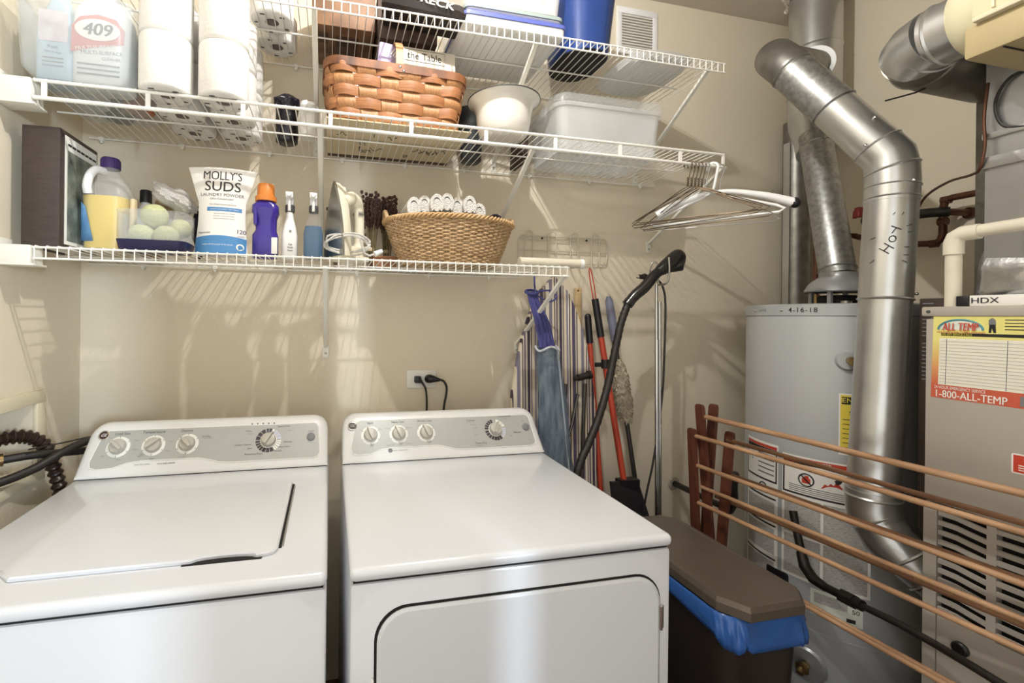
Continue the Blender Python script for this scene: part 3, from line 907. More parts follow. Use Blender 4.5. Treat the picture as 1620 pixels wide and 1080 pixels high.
# clothes iron standing on its heel
root = thing('clothes_iron', 'cream clothes iron standing upright on its heel with coiled cord', 'iron', (.88, -.3, z0))
ix, iy = .872, -.285
IM = Matrix.Translation((ix, iy, z0)) @ Matrix.Rotation(.54, 4, 'Z')
def half(z):  # soleplate half-width along y at height z (0..1), tip on top
    t = z / .236
    return .056 * max(0, (1 - t ** 1.9)) ** .95
zs = [.236 * k / 16 for k in range(17)]
outl = [(-half(z), z) for z in zs] + [(half(z), z) for z in reversed(zs[:-1])]
b = MB(IM); b.prism([(y, z + .012) for y, z in outl], -.052, -.044, 'x'); b.build('soleplate', M['steel'], root)
b = MB(IM)
rings = []
for x, k in ((-.044, .97), (-.03, .96), (-.018, .86), (-.008, .7)):
    rings.append([(x, y * k, z * (.985 if k > .9 else .95) + .012) for y, z in outl])
b.loft(rings); b.build('skirt', M['cream'], root, ang=50)
b = MB(IM)
b.tube(smooth_path([(-.012, 0, .19), (.022, 0, .205), (.042, 0, .18), (.046, 0, .12), (.044, 0, .05), (.036, 0, .008)]), [.022] * 8 + [.019] * 8 + [.0165] * 16 + [.022] * 9, 14, flat=.9); b.build('handle', M['cream'], root)
b = MB(IM); b.box(-.05, .058, -.045, .045, 0, .016, .006); b.box(-.048, .03, -.03, .03, .012, .05, .01); b.build('heel_rest', M['cream'], root)
b = MB(IM); b.cyl((.034, -.012, .158), (.05, -.016, .158), .007, n=14); b.cyl((.034, .012, .158), (.05, .014, .158), .007, n=14); b.box(.058, .064, -.013, .013, .098, .112); b.build('controls', M['steel'], root)
cord = []
for k in range(90):
    a = k / 90 * 2 * PI * 3.2
    cord.append((ix + .066 * math.cos(a) * (1 + .06 * math.sin(k)), iy - .062 + .006 * math.sin(k * .9) - .01 * math.sin(a), z0 + .047 + .027 * math.sin(a) + .006 * math.cos(k * .31)))
cord += [(ix + .05, iy - .07, z0 + .02), (ix + .065, iy - .074, z0 + .012), (ix + .085, iy - .07, z0 + .02)]
b = MB(); b.tube(cord, .0032, 7); b.build('cord', mat('grey_white_iron_cord', 'c8c6c0', .6, var=.2, scale=200), root)
b = MB(); b.cyl((ix + .082, iy - .072, z0 + .018), (ix + .105, iy - .066, z0 + .03), .009, .006, 12); b.build('plug', M['white'], root)

# dried lavender bundles in a small crate
for i, (x, y, h, s, lab) in enumerate([(.962, -.105, .268, 1.0, 'dark dried lavender bundle just right of the iron'), (1.026, -.07, .262, 1.0, 'dark dried lavender bundle nearest the wicker basket'), (.842, -.07, .235, .6, 'sparse dried lavender sprigs showing left of the iron')]):
    root = thing('dried_lavender_bundle', lab, 'dried flowers', (x, y, z0), 'dried lavender bundles')
    st, fl = MB(), MB()
    for k in range(int(26 * s)):
        a, q = random.uniform(0, 2 * PI), random.random() ** .5
        bx, by = x + .012 * q * math.cos(a), y + .012 * q * math.sin(a)
        tx, ty = x + .042 * q * math.cos(a), y + .03 * q * math.sin(a)
        hz = h * random.uniform(.84, 1.05)
        st.tube([(bx, by, z0 + .002), (bx * .6 + tx * .4, by * .6 + ty * .4, z0 + hz * .55), (tx, ty, z0 + hz)], .0013, 5)
        for j in range(7):
            t = .60 + .058 * j
            px, py, pz = bx + (tx - bx) * t, by + (ty - by) * t, z0 + hz * t + .01
            fl.sphere((px + random.uniform(-.003, .003), py + random.uniform(-.003, .003), pz), (.0058), .0058, .0078, 6, 4)
    st.build('stems', M['stem'], root); fl.build('flower_heads', M['lav'], root)
    if s > .7:
        b = MB(); b.lathe([(.0135, .062), (.0145, .066), (.0145, .07), (.0135, .074)], (x, y, z0), 14); b.build('tie', M['tan'], root)
b = MB()
cx, cy = 1.005, -.165
b.box(cx - .04, cx + .04, cy - .025, cy - .02, z0, z0 + .032); b.box(cx - .04, cx + .04, cy + .02, cy + .025, z0, z0 + .032)
b.box(cx - .04, cx - .035, cy - .02, cy + .02, z0, z0 + .032); b.box(cx + .035, cx + .04, cy - .02, cy + .02, z0, z0 + .032); b.box(cx - .036, cx + .036, cy - .021, cy + .021, z0, z0 + .004)
b.box(cx - .043, cx + .043, cy - .029, cy + .029, z0 + .031, z0 + .036); tag(b.build('wooden_crate', M['crate']), 'small brown wooden box below the lavender bundles', 'box')

# wicker basket with towels
root = thing('wicker_laundry_basket', 'oval tan wicker basket of white towels on lowest shelf', 'basket', (1.23, -.215, z0))
cx, cy = 1.228, -.212
HB = .145
def bell(t):  # rim half-axes for height fraction t
    return .165 + .060 * t ** .85, .120 + .032 * t ** .85
NS = 56
b = MB()
for row in range(24):
    t = (row + .5) / 24
    ax, ay = bell(t)
    pts = []
    n = NS * 4
    for k in range(n):
        a = 2 * PI * k / n
        w = .0042 * math.cos(NS / 2 * a + row * PI)
        pts.append((cx + (ax + w) * math.cos(a), cy + (ay + w) * math.sin(a), z0 + .004 + HB * t + .0012 * math.sin(3 * a + row)))
    b.tube(pts, .0037, 6, closed=True, flat=.8)
b.build('woven_side', M['wicker'], root, ang=80)
b = MB()
for k in range(NS):
    a = 2 * PI * k / NS
    b.tube([(cx + bell(t)[0] * math.cos(a), cy + bell(t)[1] * math.sin(a), z0 + .003 + HB * t) for t in (0, .25, .5, .75, 1.03)], .0028, 5)
b.build('stakes', M['wicker'], root)
b = MB()
for ph in range(3):
    pts = []
    for k in range(220):
        a = 2 * PI * k / 220
        q = a * 30 + ph * 2 * PI / 3
        pts.append((cx + (bell(1)[0] + .003 + .006 * math.cos(q)) * math.cos(a), cy + (bell(1)[1] + .003 + .006 * math.cos(q)) * math.sin(a), z0 + HB + .006 + .006 * math.sin(q)))
    b.tube(pts, .0042, 6, closed=True)
b.build('braided_rim', mat('pale_wicker_rim', 'd3b183', .6, col2='b08a58', scale=60), root, ang=80)
b = MB(); b.loft([[(cx + .158 * math.cos(a), cy + .112 * math.sin(a), z0 + z) for a in [2 * PI * k / 40 for k in range(40)]] for z in (.001, .006)]); b.build('bottom', M['wicker'], root)
for sg in (-1, 1):
    pts = []
    for k in range(13):
        a = PI * k / 12
        pts.append((cx + sg * (.222 + .006 * math.sin(a)), cy + .036 * math.cos(a), z0 + HB + .002 + .036 * math.sin(a)))
    b = MB(); b.tube(pts, .007, 8); b.build('handle', M['wicker'], root)
for i in range(7):
    x = 1.082 + i * .037
    y = cy - .02 + .012 * math.sin(i * 2.1)
    zt = z0 + .176 + .022 * math.sin(PI * (i + .5) / 7) + .008 * math.sin(i * 3)
    pl = smooth_path([(x - .016, y + .07, zt - .05), (x - .017, y - .075, zt - .055), (x - .016, y - .09, zt - .012), (x + .0, y - .092, zt + .028), (x + .016, y - .088, zt - .008), (x + .018, y - .075, zt - .05)], 5)
    b = MB()
    # rolled towel: folded loop seen end-on
    prof = arc((0, 0), .025, -PI * .25, PI * 1.25, 12, 'xy')
    b.loft([[(x + p[0] * .9, y + yy, zt + p[1] * 1.35) for p in prof] + [(x + p[0] * .5, y + yy, zt + p[1] * .9) for p in reversed(prof)] for yy in (-.085, -.03, .03, .085)])
    b.loft([[(x + p[0] * .66, y + yy, zt - .003 + p[1] * 1.0) for p in arc((0, 0), .021, 0, 2 * PI, 14, 'xy')[:-1]] for yy in (-.083, .083)])
    o = b.build('rolled_towel', M['towel'], ang=60)
    tag(o, ['white rolled towel at the left end in wicker basket', 'white rolled towel second from left in wicker basket', 'white rolled towel third from left in wicker basket', 'white rolled towel in the middle of wicker basket', 'white rolled towel third from right in wicker basket', 'white rolled towel second from right of the white ones', 'rightmost white rolled towel in the wicker basket'][i], 'towel', 'rolled white towels in the wicker basket')
b = MB()
sp = [(1.375 + (.004 + .0022 * k * .35) * math.cos(k * .5), z0 + .155 + (.004 + .0022 * k * .35) * math.sin(k * .5)) for k in range(36)]
b.loft([[(x, yy, z) for x, z in sp[::1]] for yy in (-.285, -.14)], False, False, closed=False)
o = b.build('rolled_towel', M['towelnavy'], solid=.006); tag(o, 'dark navy rolled towel at right end of wicker basket', 'towel')
b = MB(); b.box(1.10, 1.36, -.30, -.13, z0 + .008, z0 + .09, .03, 3); tag(b.build('folded_towel', M['towel']), 'white folded towel underneath the rolls in wicker basket', 'towel')

# cream tube lying at the shelf's right end
b = MB(); b.tube([(1.44, -.335, z0 + .0165), (1.66, -.335, z0 + .0165), (1.674, -.335, z0 + .0165)], [.0155, .0155, .0155], 20)
root = thing('cream_tube', 'cream plastic tube poking past the right end of lowest shelf', 'tube', (1.55, -.335, z0))
b.build('tube', M['pvc'], root)
b = MB(); b.tube([(1.664, -.335, z0 + .0165), (1.676, -.335, z0 + .0165), (1.68, -.335, z0 + .0165)], [.0168, .0168, .012], 20); b.build('end_cap', M['white'], root)
# ------------------------------------------------------------------ things on the middle shelf
z1 = ZM + .0022
# clear bin of cleaners
root = thing('storage_bin', 'clear plastic bin of cleaning bottles at left end of middle shelf', 'bin', (.19, -.27, z1))
bx0, bx1, by0, by1 = .046, .300, -.43, -.10
cx, cy = (bx0 + bx1) / 2, (by0 + by1) / 2
def bn(z, g, r=.03): return rring(cx, cy, z1 + z, bx1 - bx0 + g, by1 - by0 + g, r, 5)
b = MB(); b.loft([bn(.0, -.07, .03), bn(.004, -.05, .03), bn(.03, -.008, .03), (bn(.2, .012, .035)), bn(.203, .022, .035), bn(.207, .022, .035), bn(.207, .006, .03), bn(.2, .002, .03), bn(.03, -.018, .026), bn(.008, -.056, .026)], True, True)
b.build('bin', mat('hazy_bin_plastic', 'e2e8ea', .25, alpha=.27), root, ang=50)
zb = z1 + .0085
cb = spray_bottle('pale blue spray bottle inside clear bin on middle shelf', .112, -.35, zb, .086, .075, .23, .245, mat('pale_blue_bottle', 'b9d0e0', .3, var=.03, alpha=.9), M['white'], group='cleaners in the clear bin')
FBX = frame((.112, -.3884, zb), (1, 0, 0), (0, 0, 1))
b = MB(FBX); b.prism(rrect(0, .14, .066, .08, .006), .0001, .0006, 'z'); lb = b.build('label', mat('pink_mauve_label', 'c9b3bd', .5, col2='e6dfe4', scale=30), cb)
for i, t in enumerate(['fresh', 'clean & clear']):
    text(t, .012 - .004 * i, M['ink'], cb, FBX, (0, .085 - .013 * i), rot=-.1)
for i in range(3):
    b = MB(FBX); b.box(-.024, .024, .055 - i * .01, .058 - i * .01, .0004, .0007); b.build('print_line', M['fine'], cb)
root = thing('cleaner_jug', 'white jug with red numbered label inside the clear bin', 'jug', (.225, -.33, zb), 'cleaners in the clear bin')
jx, jy = .216, -.345
K = 1.42
def jr(z, w, d, r=.02): return rring(jx, jy, zb + z * K, w * K, d * 1.1, r * 1.2, 6)
b = MB(); b.loft([jr(0, .084, .07), jr(.005, .094, .08), jr(.11, .096, .082), jr(.14, .088, .078), jr(.175, .05, .05), jr(.2, .034, .034, .016)]); b.build('jug', M['white'], root, ang=55)
b = MB(); b.lathe([(.024, .27), (.024, .30), (.02, .305)], (jx, jy, zb), 20); b.build('cap', M['red'], root)
F9 = frame((jx, jy - .0456, zb), (1, 0, 0), (0, 0, 1)) @ Matrix.Scale(K, 4)
lab = [(-.044, .055), (-.01, .066), (.042, .078), (.044, .103), (.03, .123), (.0, .129), (-.03, .122), (-.043, .104)]
b = MB(F9); b.prism(lab, .0001, .0007, 'z'); b.build('red_label', mat('faded_red_label', 'c45a4c', .5, var=.05), root)
b = MB(F9); b.prism([(.037 * math.cos(2 * PI * k / 30) - .001, .100 + .020 * math.sin(2 * PI * k / 30)) for k in range(30)], .0005, .0012, 'z'); b.build('label_oval', M['paper'], root)
text('409', .032, M['ink'], root, F9, (-.001, .0995), bold=.05, lift=.0016, shear=.15)
text('MULTI-SURFACE', .0095, M['paper'], root, F9, (-.003, .067), lift=.0012, rot=.16, bold=.02)
text('MULTI-SURFACE', .0095, M['fine'], root, F9, (.006, .058), lift=.0003, bold=.02, rot=.05)
text('CLEANER', .0075, M['fine'], root, F9, (.022, .048), lift=.0003, bold=.02)
for i in range(3):
    b = MB(F9); b.box(-.034, .036, .034 - i * .009, .037 - i * .009, .0001, .0005); b.build('print_line', M['fine'], root)
b = MB(); b.lathe([(.036, 0), (.04, .004), (.04, .13), (.03, .16), (.014, .18), (.014, .19)], (.255, -.225, zb), 24); tag(b.build('cleaner_bottle', mat('orange_rust_bottle', 'b0623c', .35, var=.1)), 'rust orange bottle behind the numbered jug in clear bin', 'bottle', 'cleaners in the clear bin')
b = MB(); b.lathe([(.034, 0), (.038, .004), (.038, .15), (.028, .17), (.016, .185), (.016, .2)], (.14, -.235, zb), 24); tag(b.build('cleaner_bottle', M['white']), 'plain white bottle behind the pale blue spray bottle', 'bottle', 'cleaners in the clear bin')
b = MB(); b.lathe([(.034, 0), (.038, .004), (.038, .15), (.028, .17), (.016, .185), (.016, .2)], (.17, -.15, zb), 24); tag(b.build('cleaner_bottle', M['print']), 'dark grey bottle at the back of the clear bin', 'bottle', 'cleaners in the clear bin')
b = MB(Matrix.Translation((.215, -.2, zb)) @ Matrix.Rotation(.12, 4, 'Y')); b.box(-.02, .02, -.008, .008, .0, .235, .004); tag(b.build('scrub_pad_box', mat('yellow_brown_card', 'b79a4e', .6, col2='3c3328', scale=30)), 'yellow printed packet sticking up from the clear bin', 'packet', 'cleaners in the clear bin')


# toilet paper columns in film
def tp_roll(x, y, z, r, h, parent):
    b = MB(); b.lathe([(.021, h * .98), (.021, .001), (.022, .0), (r - .008, .0), (r - .002, .003), (r, .008), (r, h - .008), (r - .002, h - .003), (r - .008, h), (.022, h), (.021, h * .98)], (x, y, z), 32, caps=False)
    o = b.build('paper_roll', M['tissue'], parent, ang=50)
    b = MB(); b.lathe([(.0208, .003), (.0208, h - .003)], (x, y, z), 20, caps=False); b.lathe([(.0005, h * .3), (.0208, h * .3)], (x, y, z), 20, caps=False); b.build('card_core', M['cardcore'], o)
    return o

def tp_pack(label, x, ys, nz, r, h, z):
    root = thing('toilet_paper_pack', label, 'toilet paper', (x, sum(ys) / len(ys), z), 'wrapped toilet paper on the shelves')
    for y in ys:
        for k in range(nz):
            tp_roll(x, y, z + k * (h + .0015) + .0012, r, h, root)
    ymin, ymax = min(ys) - r - .002, max(ys) + r + .002
    def fr(z_, g): return rring(x, (ymin + ymax) / 2, z_, 2 * r + .004 + g, ymax - ymin + g, r + g / 2 - .0005, 10)
    H = nz * (h + .0015) + .002
    b = MB(); b.loft([fr(z + .0002, -.02), fr(z + .004, 0), fr(z + H - .004, 0), fr(z + H, -.02)]); b.build('plastic_wrap', M['film'], root, ang=50)
    pm = MB()
    for y in ys:
        for q in range(5):
            a = q * 1.3 + y * 9
            pm.box(x + (r * .72) * math.cos(a) - .007, x + r * .72 * math.cos(a) + .007, y + r * .72 * math.sin(a) - .003, y + r * .72 * math.sin(a) + .003, z - .0004, z + .0001)
    pm.build('wrap_print', M['print'], root)
    return root

tp_pack('left of two tall wrapped toilet paper columns on middle shelf', .376, [-.378, -.244, -.11], 2, .0655, .150, z1)
tp_pack('right of two tall wrapped toilet paper columns on middle shelf', .522, [-.372, -.238, -.104], 2, .0655, .150, z1)

# bag rolls
root = thing('bag_roll', 'standing roll of black bin bags beside toilet paper', 'bag roll', (.664, -.1, z1), 'bag rolls')
cx, cy = .668, -.10
b = MB(); b.lathe([(.028, 0), (.036, .006), (.038, .03), (.0365, .09), (.04, .135)], (cx, cy, z1), 28)
for v in b.v:
    a = math.atan2(v.y - cy, v.x - cx)
    k = 1 + .05 * math.sin(5 * a + v.z * 60)
    v.x = cx + (v.x - cx) * k; v.y = cy + (v.y - cy) * k
b.build('roll', mat('glossy_black_film', '15121a', .22, bump=.3, bscale=40), root, ang=60)
b = MB(); b.sphere((cx, cy, z1 + .142), .042, .04, .028, 26, 12, fn=lambda d: 1 + .16 * math.sin(9 * math.atan2(d.y, d.x)) * (1 - abs(d.z)) + .06 * math.sin(8 * d.z))
b.build('crumpled_top', mat('glossy_black_plastic_top', '1a1722', .2, bump=.4, bscale=50), root, ang=60)
root = thing('bag_roll', 'standing roll of white bags left of picnic basket', 'bag roll', (.752, -.12, z1), 'bag rolls')
cx, cy = .748, -.172
b = MB(); b.lathe([(.03, 0), (.034, .004), (.035, .098), (.033, .102)], (cx, cy, z1), 28); b.build('roll', M['cloudy'], root)
b = MB()
sp = [((.006 + .0009 * k) * math.cos(k * .55), (.006 + .0009 * k) * math.sin(k * .55)) for k in range(32)]
b.loft([[(cx + p[0], cy + p[1] * .9, z) for p in sp] for z in (z1 + .094, z1 + .116)], False, False, closed=False); b.build('curled_end', M['white'], root, solid=.0025)

# picnic basket
root = thing('picnic_basket', 'brown woven splint basket in the middle of middle shelf', 'basket', (1.04, -.19, z1))
M['splint'] = mat('honey_brown_splint', 'b17a4c', .5, col2='8c5733', scale=16, stretch=(1, 1, 14), bump=.15, bscale=50)
M['splintv'] = mat('warm_tan_splint', 'bd8c5c', .5, col2='9a6a40', scale=16, stretch=(14, 14, 1), bump=.15, bscale=50)
BA = Matrix.Translation((1.022, -.226, z1 + .0045)) @ Matrix.Rotation(.03, 4, 'Z')
BH = .172
def bdim(z):
    t = z / BH
    return .395 + .05 * t, .215 + .03 * t
def perim(z, n):
    w, d = bdim(z)
    r = .045
    L = 2 * (w - 2 * r) + 2 * (d - 2 * r) + 2 * PI * r
    out = []
    for i in range(n):
        s = (i / n) * L
        segs = [('l', w - 2 * r, (-(w / 2 - r), -d / 2), (1, 0)), ('a', PI * r / 2, (w / 2 - r, -(d / 2 - r)), -PI / 2), ('l', d - 2 * r, (w / 2, -(d / 2 - r)), (0, 1)), ('a', PI * r / 2, (w / 2 - r, d / 2 - r), 0),
                ('l', w - 2 * r, (w / 2 - r, d / 2), (-1, 0)), ('a', PI * r / 2, (-(w / 2 - r), d / 2 - r), PI / 2), ('l', d - 2 * r, (-w / 2, d / 2 - r), (0, -1)), ('a', PI * r / 2, (-(w / 2 - r), -(d / 2 - r)), PI)]
        for typ, ln, o, q in segs:
            if s <= ln:
                if typ == 'l':
                    p = (o[0] + q[0] * s, o[1] + q[1] * s); nn = (q[1], -q[0])
                else:
                    a = q + s / r
                    p = (o[0] + r * math.cos(a), o[1] + r * math.sin(a)); nn = (math.cos(a), math.sin(a))
                out.append((p[0], p[1], nn[0], nn[1]))
                break
            s -= ln
        else:
            out.append(out[-1])
    return out
NST, NSEG = 18, 18 * 10
rows = 5
rh = BH / rows
for row in range(rows):
    b = MB(BA)
    lev = [row * rh + .0015, row * rh + rh * .3, row * rh + rh * .7, row * rh + rh - .0015]
    outer, inner = [], []
    for li, z in enumerate(lev):
        P_ = perim(z, NSEG)
        bow = .0 if li in (0, 3) else .0016
        outer.append([(x + nx * (.0075 * math.cos(PI * i / 10 + row * PI) + .0018 + bow), y + ny * (.0075 * math.cos(PI * i / 10 + row * PI) + .0018 + bow), z + .004) for i, (x, y, nx, ny) in enumerate(P_)])
        inner.append([(x + nx * (.0075 * math.cos(PI * i / 10 + row * PI) - .0006), y + ny * (.0075 * math.cos(PI * i / 10 + row * PI) - .0006), z + .004) for i, (x, y, nx, ny) in enumerate(P_)])
    b.loft(outer + inner[::-1] + [outer[0]], False, False)
    b.build('woven_band', M['splint'], root, ang=50)
b = MB(BA)
for k in range(NST):
    i = k * 10
    zs = [BH * j / 20 for j in range(21)]
    ring = []
    for z in zs:
        P_ = perim(z, NSEG)
        rowf = z / rh - .5
        off = -.0075 * math.cos(PI * k + PI * rowf) 
        q = []
        for di in (-4, -2, 0, 2, 4):
            x, y, nx, ny = P_[(i + di) % NSEG]
            q.append((x + nx * off, y + ny * off, z + .004))
        for di in (4, -4):
            x, y, nx, ny = P_[(i + di) % NSEG]
            q.append((x + nx * (off - .002), y + ny * (off - .002), z + .004))
        ring.append(q)
    b.loft(ring)
b.build('stave', M['splintv'], root, ang=50)
b = MB(BA)
P_ = perim(BH, NSEG)
def rimring(z, o): return [(x + nx * o, y + ny * o, z) for x, y, nx, ny in P_]
b.loft([rimring(BH - .012, .009), rimring(BH + .012, .010), rimring(BH + .015, .006), rimring(BH + .015, -.007), rimring(BH - .012, -.008), rimring(BH - .012, .009)], False, False); b.build('rim_band', mat('dark_brown_rim_splint', '9a6238', .5, col2='4f2e1c', scale=9, stretch=(2, 2, 1)), root, ang=50)
b = MB(BA); w, d = bdim(0); b.prism(rrect(0, 0, w - .01, d - .01, .04), .002, .006, 'z'); b.build('bottom', M['splint'], root)
b = MB(BA)
hp = [(-.133 + 0.0, .10)] and [(y, z) for y, z in [(-.126, BH - .02), (-.127, BH + .02), (-.118, BH + .07), (-.085, BH + .105), (0, BH + .115), (.085, BH + .105), (.118, BH + .06), (.127, BH + .01)]]
hp = smooth_path([(0, y, z) for y, z in hp], 5)
rings = []
for p in hp:
    rings.append([(-.012, p.y, p.z), (.012, p.y, p.z), (.012, p.y * .98, p.z - .003), (-.012, p.y * .98, p.z - .003)])
b.loft(rings); b.build('handle', mat('tan_handle_strap', 'b98a60', .5, var=.1), root)
b = MB(BA); b.sphere((0, -.131, BH + .004), .005, .004, .005, 12, 8); b.sphere((.012, -.131, BH - .008), .005, .004, .005, 12, 8); b.build('rivets', M['steel'], root)
# things inside the picnic basket
zi = z1 + .0075
TM = BA @ Matrix.Translation((.112, -.072, .0)) @ Matrix.Rotation(-.10, 4, 'X')
root = thing('paper_tote_bag', 'cream folded bag lettered the Table in the picnic basket', 'bag', (1.13, -.24, zi))
b = MB(TM); b.box(-.092, .092, -.006, .006, .01, .294, .004); b.build('bag', mat('cream_canvas_paper', 'e3dccb', .7, var=.04, bump=.2, bscale=40), root)
FT = TM @ frame((0, -.0062, .266), (1, 0, 0), (0, 0, 1))
text('the Table', .034, M['ink'], root, FT, (-.016, -.002), sx=.9, bold=-.003)
bb = MB(FT); bb.tube([(-.083, -.02, .0008), (.055, -.022, .0008), (.055, .02, .0008), (-.083, .02, .0008)], .0007, 4, closed=True); bb.build('printed_border', M['ink'], root)
PM = BA @ Matrix.Translation((-.05, -.05, .0)) @ Matrix.Rotation(.1, 4, 'Y')
root = thing('gift_bag', 'small lilac purple bag standing in the picnic basket', 'bag', (.99, -.2, zi))
b = MB(PM); b.box(-.035, .035, -.012, .012, .01, .288, .006); b.build('bag', mat('lilac_purple_paper', '9a8bb0', .5, col2='b3a8c4', scale=8), root)
b = MB(PM @ Matrix.Translation((.015, -.013, .26)) @ Matrix.Rotation(.5, 4, 'Y')); b.box(-.006, -.002, -.0006, .0006, -.012, .012); b.box(.002, .006, -.0006, .0006, -.012, .012); b.box(.01, .013, -.0006, .0006, -.012, .006); b.build('silver_print', M['paper'], root)
b = MB(BA @ Matrix.Translation((-.13, -.01, 0)) @ Matrix.Rotation(.06, 4, 'X')); b.box(-.05, .05, -.004, .004, .01, .225, .002); tag(b.build('paper_sheaf', M['paper']), 'white papers showing at left end of picnic basket', 'paper')
# vine print board under the basket
root = thing('vine_print_board', 'thin beige board with vine drawing underneath the picnic basket', 'board', (1.03, -.19, z1))
b = MB(); b.box(.805, 1.262, -.352, -.022, z1, z1 + .004, .001); b.build('board', mat('beige_printed_board', 'd8c9a8', .7, var=.05), root)
b = MB(); b.box(.807, 1.26, -.05, -.024, z1 - .0006, z1 + .0002); b.build('brown_edge_band', mat('dark_brown_print', '4a3022', .6), root)
for i in range(16):
    b = MB()
    x_, y_ = random.uniform(.83, 1.22), random.uniform(-.30, -.08)
    b.tube(smooth_path([(x_ + .012 * k * math.cos(i), y_ + .016 * math.sin(k * 2 + i), z1 - .0005) for k in range(5)], 4), .0012, 4)
    b.build('vine_print', M['ink'], root)

# white pot and what is behind it
root = thing('white_pot', 'white enamel pot with flared rim right of picnic basket', 'pot', (1.425, -.235, z1))
cx, cy = 1.386, -.315
b = MB(); b.lathe([(.047, 0), (.066, .004), (.081, .018), (.089, .05), (.093, .085), (.098, .108), (.111, .123), (.12, .128), (.12, .131), (.11, .128), (.095, .112), (.089, .085), (.085, .05), (.066, .014), (.002, .012)], (cx, cy, z1), 48); b.build('pot', mat('white_enamel_pot', 'e9e6dd', .2, var=.01, coat=.4), root, ang=60)
b = MB(); b.tube([(cx + .12 * math.cos(2 * PI * k / 60), cy + .12 * math.sin(2 * PI * k / 60), z1 + .130) for k in range(60)], .0022, 6, closed=True); b.build('rim_edge', M['print'], root)
root = thing('slate_grey_vase', 'dark slate flared vase half hidden behind the white pot', 'vase', (1.34, -.075, z1))
b = MB(); b.lathe([(.036, 0), (.04, .004), (.042, .07), (.05, .12), (.072, .19), (.068, .19), (.046, .12), (.036, .07), (.002, .02)], (1.345, -.082, z1), 32); b.build('vase', mat('dark_slate_glaze', '3a3d40', .45, var=.1), root, ang=60)
b = MB(Matrix.Translation((1.540, -.085, z1)) @ Matrix.Rotation(.04, 4, 'Y')); b.box(-.012, .012, -.06, .06, 0.002, .185, .003); tag(b.build('dark_book', mat('dark_brown_cloth', '3a2b24', .7, var=.1)), 'dark brown book leaning between white pot and clear box', 'book')
b = MB(); b.sphere((1.262, -.035 - .01, z1 + .032), .03, .026, .03, 18, 12, fn=lambda d: 1 + .12 * math.sin(8 * d.x + 6 * d.z)); tag(b.build('crumpled_bag', M['film']), 'crumpled clear bag behind right corner of picnic basket', 'bag')

# clear lidded box
root = thing('storage_box', 'empty translucent box with clear lid at right of middle shelf', 'box', (1.815, -.17, z1))
cx, cy = 1.815, -.168
def sb(z, gw, gd, r=.03): return rring(cx, cy, z1 + z * .92, .393 + gw, .235 + gd, r, 6)
b = MB(); b.loft([sb(0, 0, 0, .035), sb(.004, .012, .01, .037), sb(.17, .034, .026, .04), sb(.172, .05, .04, .045), sb(.186, .052, .042, .045), sb(.186, .032, .022, .04), (sb(.17, .026, .018, .036)), sb(.008, .004, .002, .03)], True, True); b.build('box', mat('milky_clear_plastic', 'eceeee', .28, alpha=.34, var=.02), root, ang=45)
b = MB(); b.loft([sb(.178, .060, .050, .046), sb(.205, .060, .050, .046), sb(.215, .056, .046, .046), sb(.222, .04, .03, .04), sb(.222, -.01, -.02, .03), sb(.213, -.02, -.03, .03)], False, True); b.build('lid', M['frost'], root, ang=45)
for sx in (cx - .221, cx + .221):
    b = MB(); b.box(sx - .006, sx + .006, cy - .045, cy + .045, z1 + .138, z1 + .188, .004); b.build('latch', M['frost'], root)

# ------------------------------------------------------------------ things on the top shelf
z2 = ZT + .0020
tp_pack('wrapped toilet paper at left of top shelf, seen from below', .632, [-.235, -.098], 1, .066, .100, z2)
M['boxbrown'] = mat('brown_printed_carton', '8a6648', .6, col2='5a3d2a', scale=12)
M['boxdark'] = mat('dark_printed_carton', '5d473a', .6, col2='33261f', scale=18)
for (x0, x1, y0, y1, h, m, lab) in ((.755, .955, -.27, -.03, .17, 'boxbrown', 'brown printed carton on top shelf beside toilet paper'), (.965, 1.17, -.245, -.03, .15, 'boxdark', 'darker brown printed carton behind the black packet')):
    root = thing('carton', lab, 'box', ((x0 + x1) / 2, (y0 + y1) / 2, z2), 'cartons on the top shelf')
    b = MB(); b.box(x0, x1, y0, y1, z2, z2 + h, .002); b.build('carton', M[m], root)
    b = MB(); b.box(x0 + .02, x0 + .05, y0 + .04, y0 + .10, z2 - .0006, z2 + .0005); b.box(x0 + .075, x0 + .15, y0 + .05, y1 - .06, z2 - .0006, z2 + .0005); b.build('printed_panel', M['boxdark'] if m == 'boxbrown' else M['boxbrown'], root)
# vacuum bag packet
root = thing('vacuum_bag_packet', 'black packet with big white letters overhanging top shelf edge', 'packet', (1.12, -.34, z2))
OM = Matrix.Translation((1.10, -.325, z2 + .022)) @ Matrix.Rotation(.13, 4, 'Y') @ Matrix.Rotation(-.12, 4, 'Z')
b = MB(OM)
b.loft([[(x, y * k, z) for y, z in ((-.055, .0), (-.062, .016), (-.05, .042), (.05, .046), (.06, .02), (.055, 0))] for x, k in ((-.13, .9), (-.12, 1), (.11, 1), (.138, .75))]); b.build('packet', mat('glossy_black_packet', '26211f', .3, bump=.25, bscale=30), root)
FO = OM @ frame((0, -.0605, .022), (1, 0, 0), (0, .30, .95))
text('ORECK', .044, M['paper'], root, FO, (.022, .004), bold=.03, lift=.004, sx=1.0, rot=-.10)
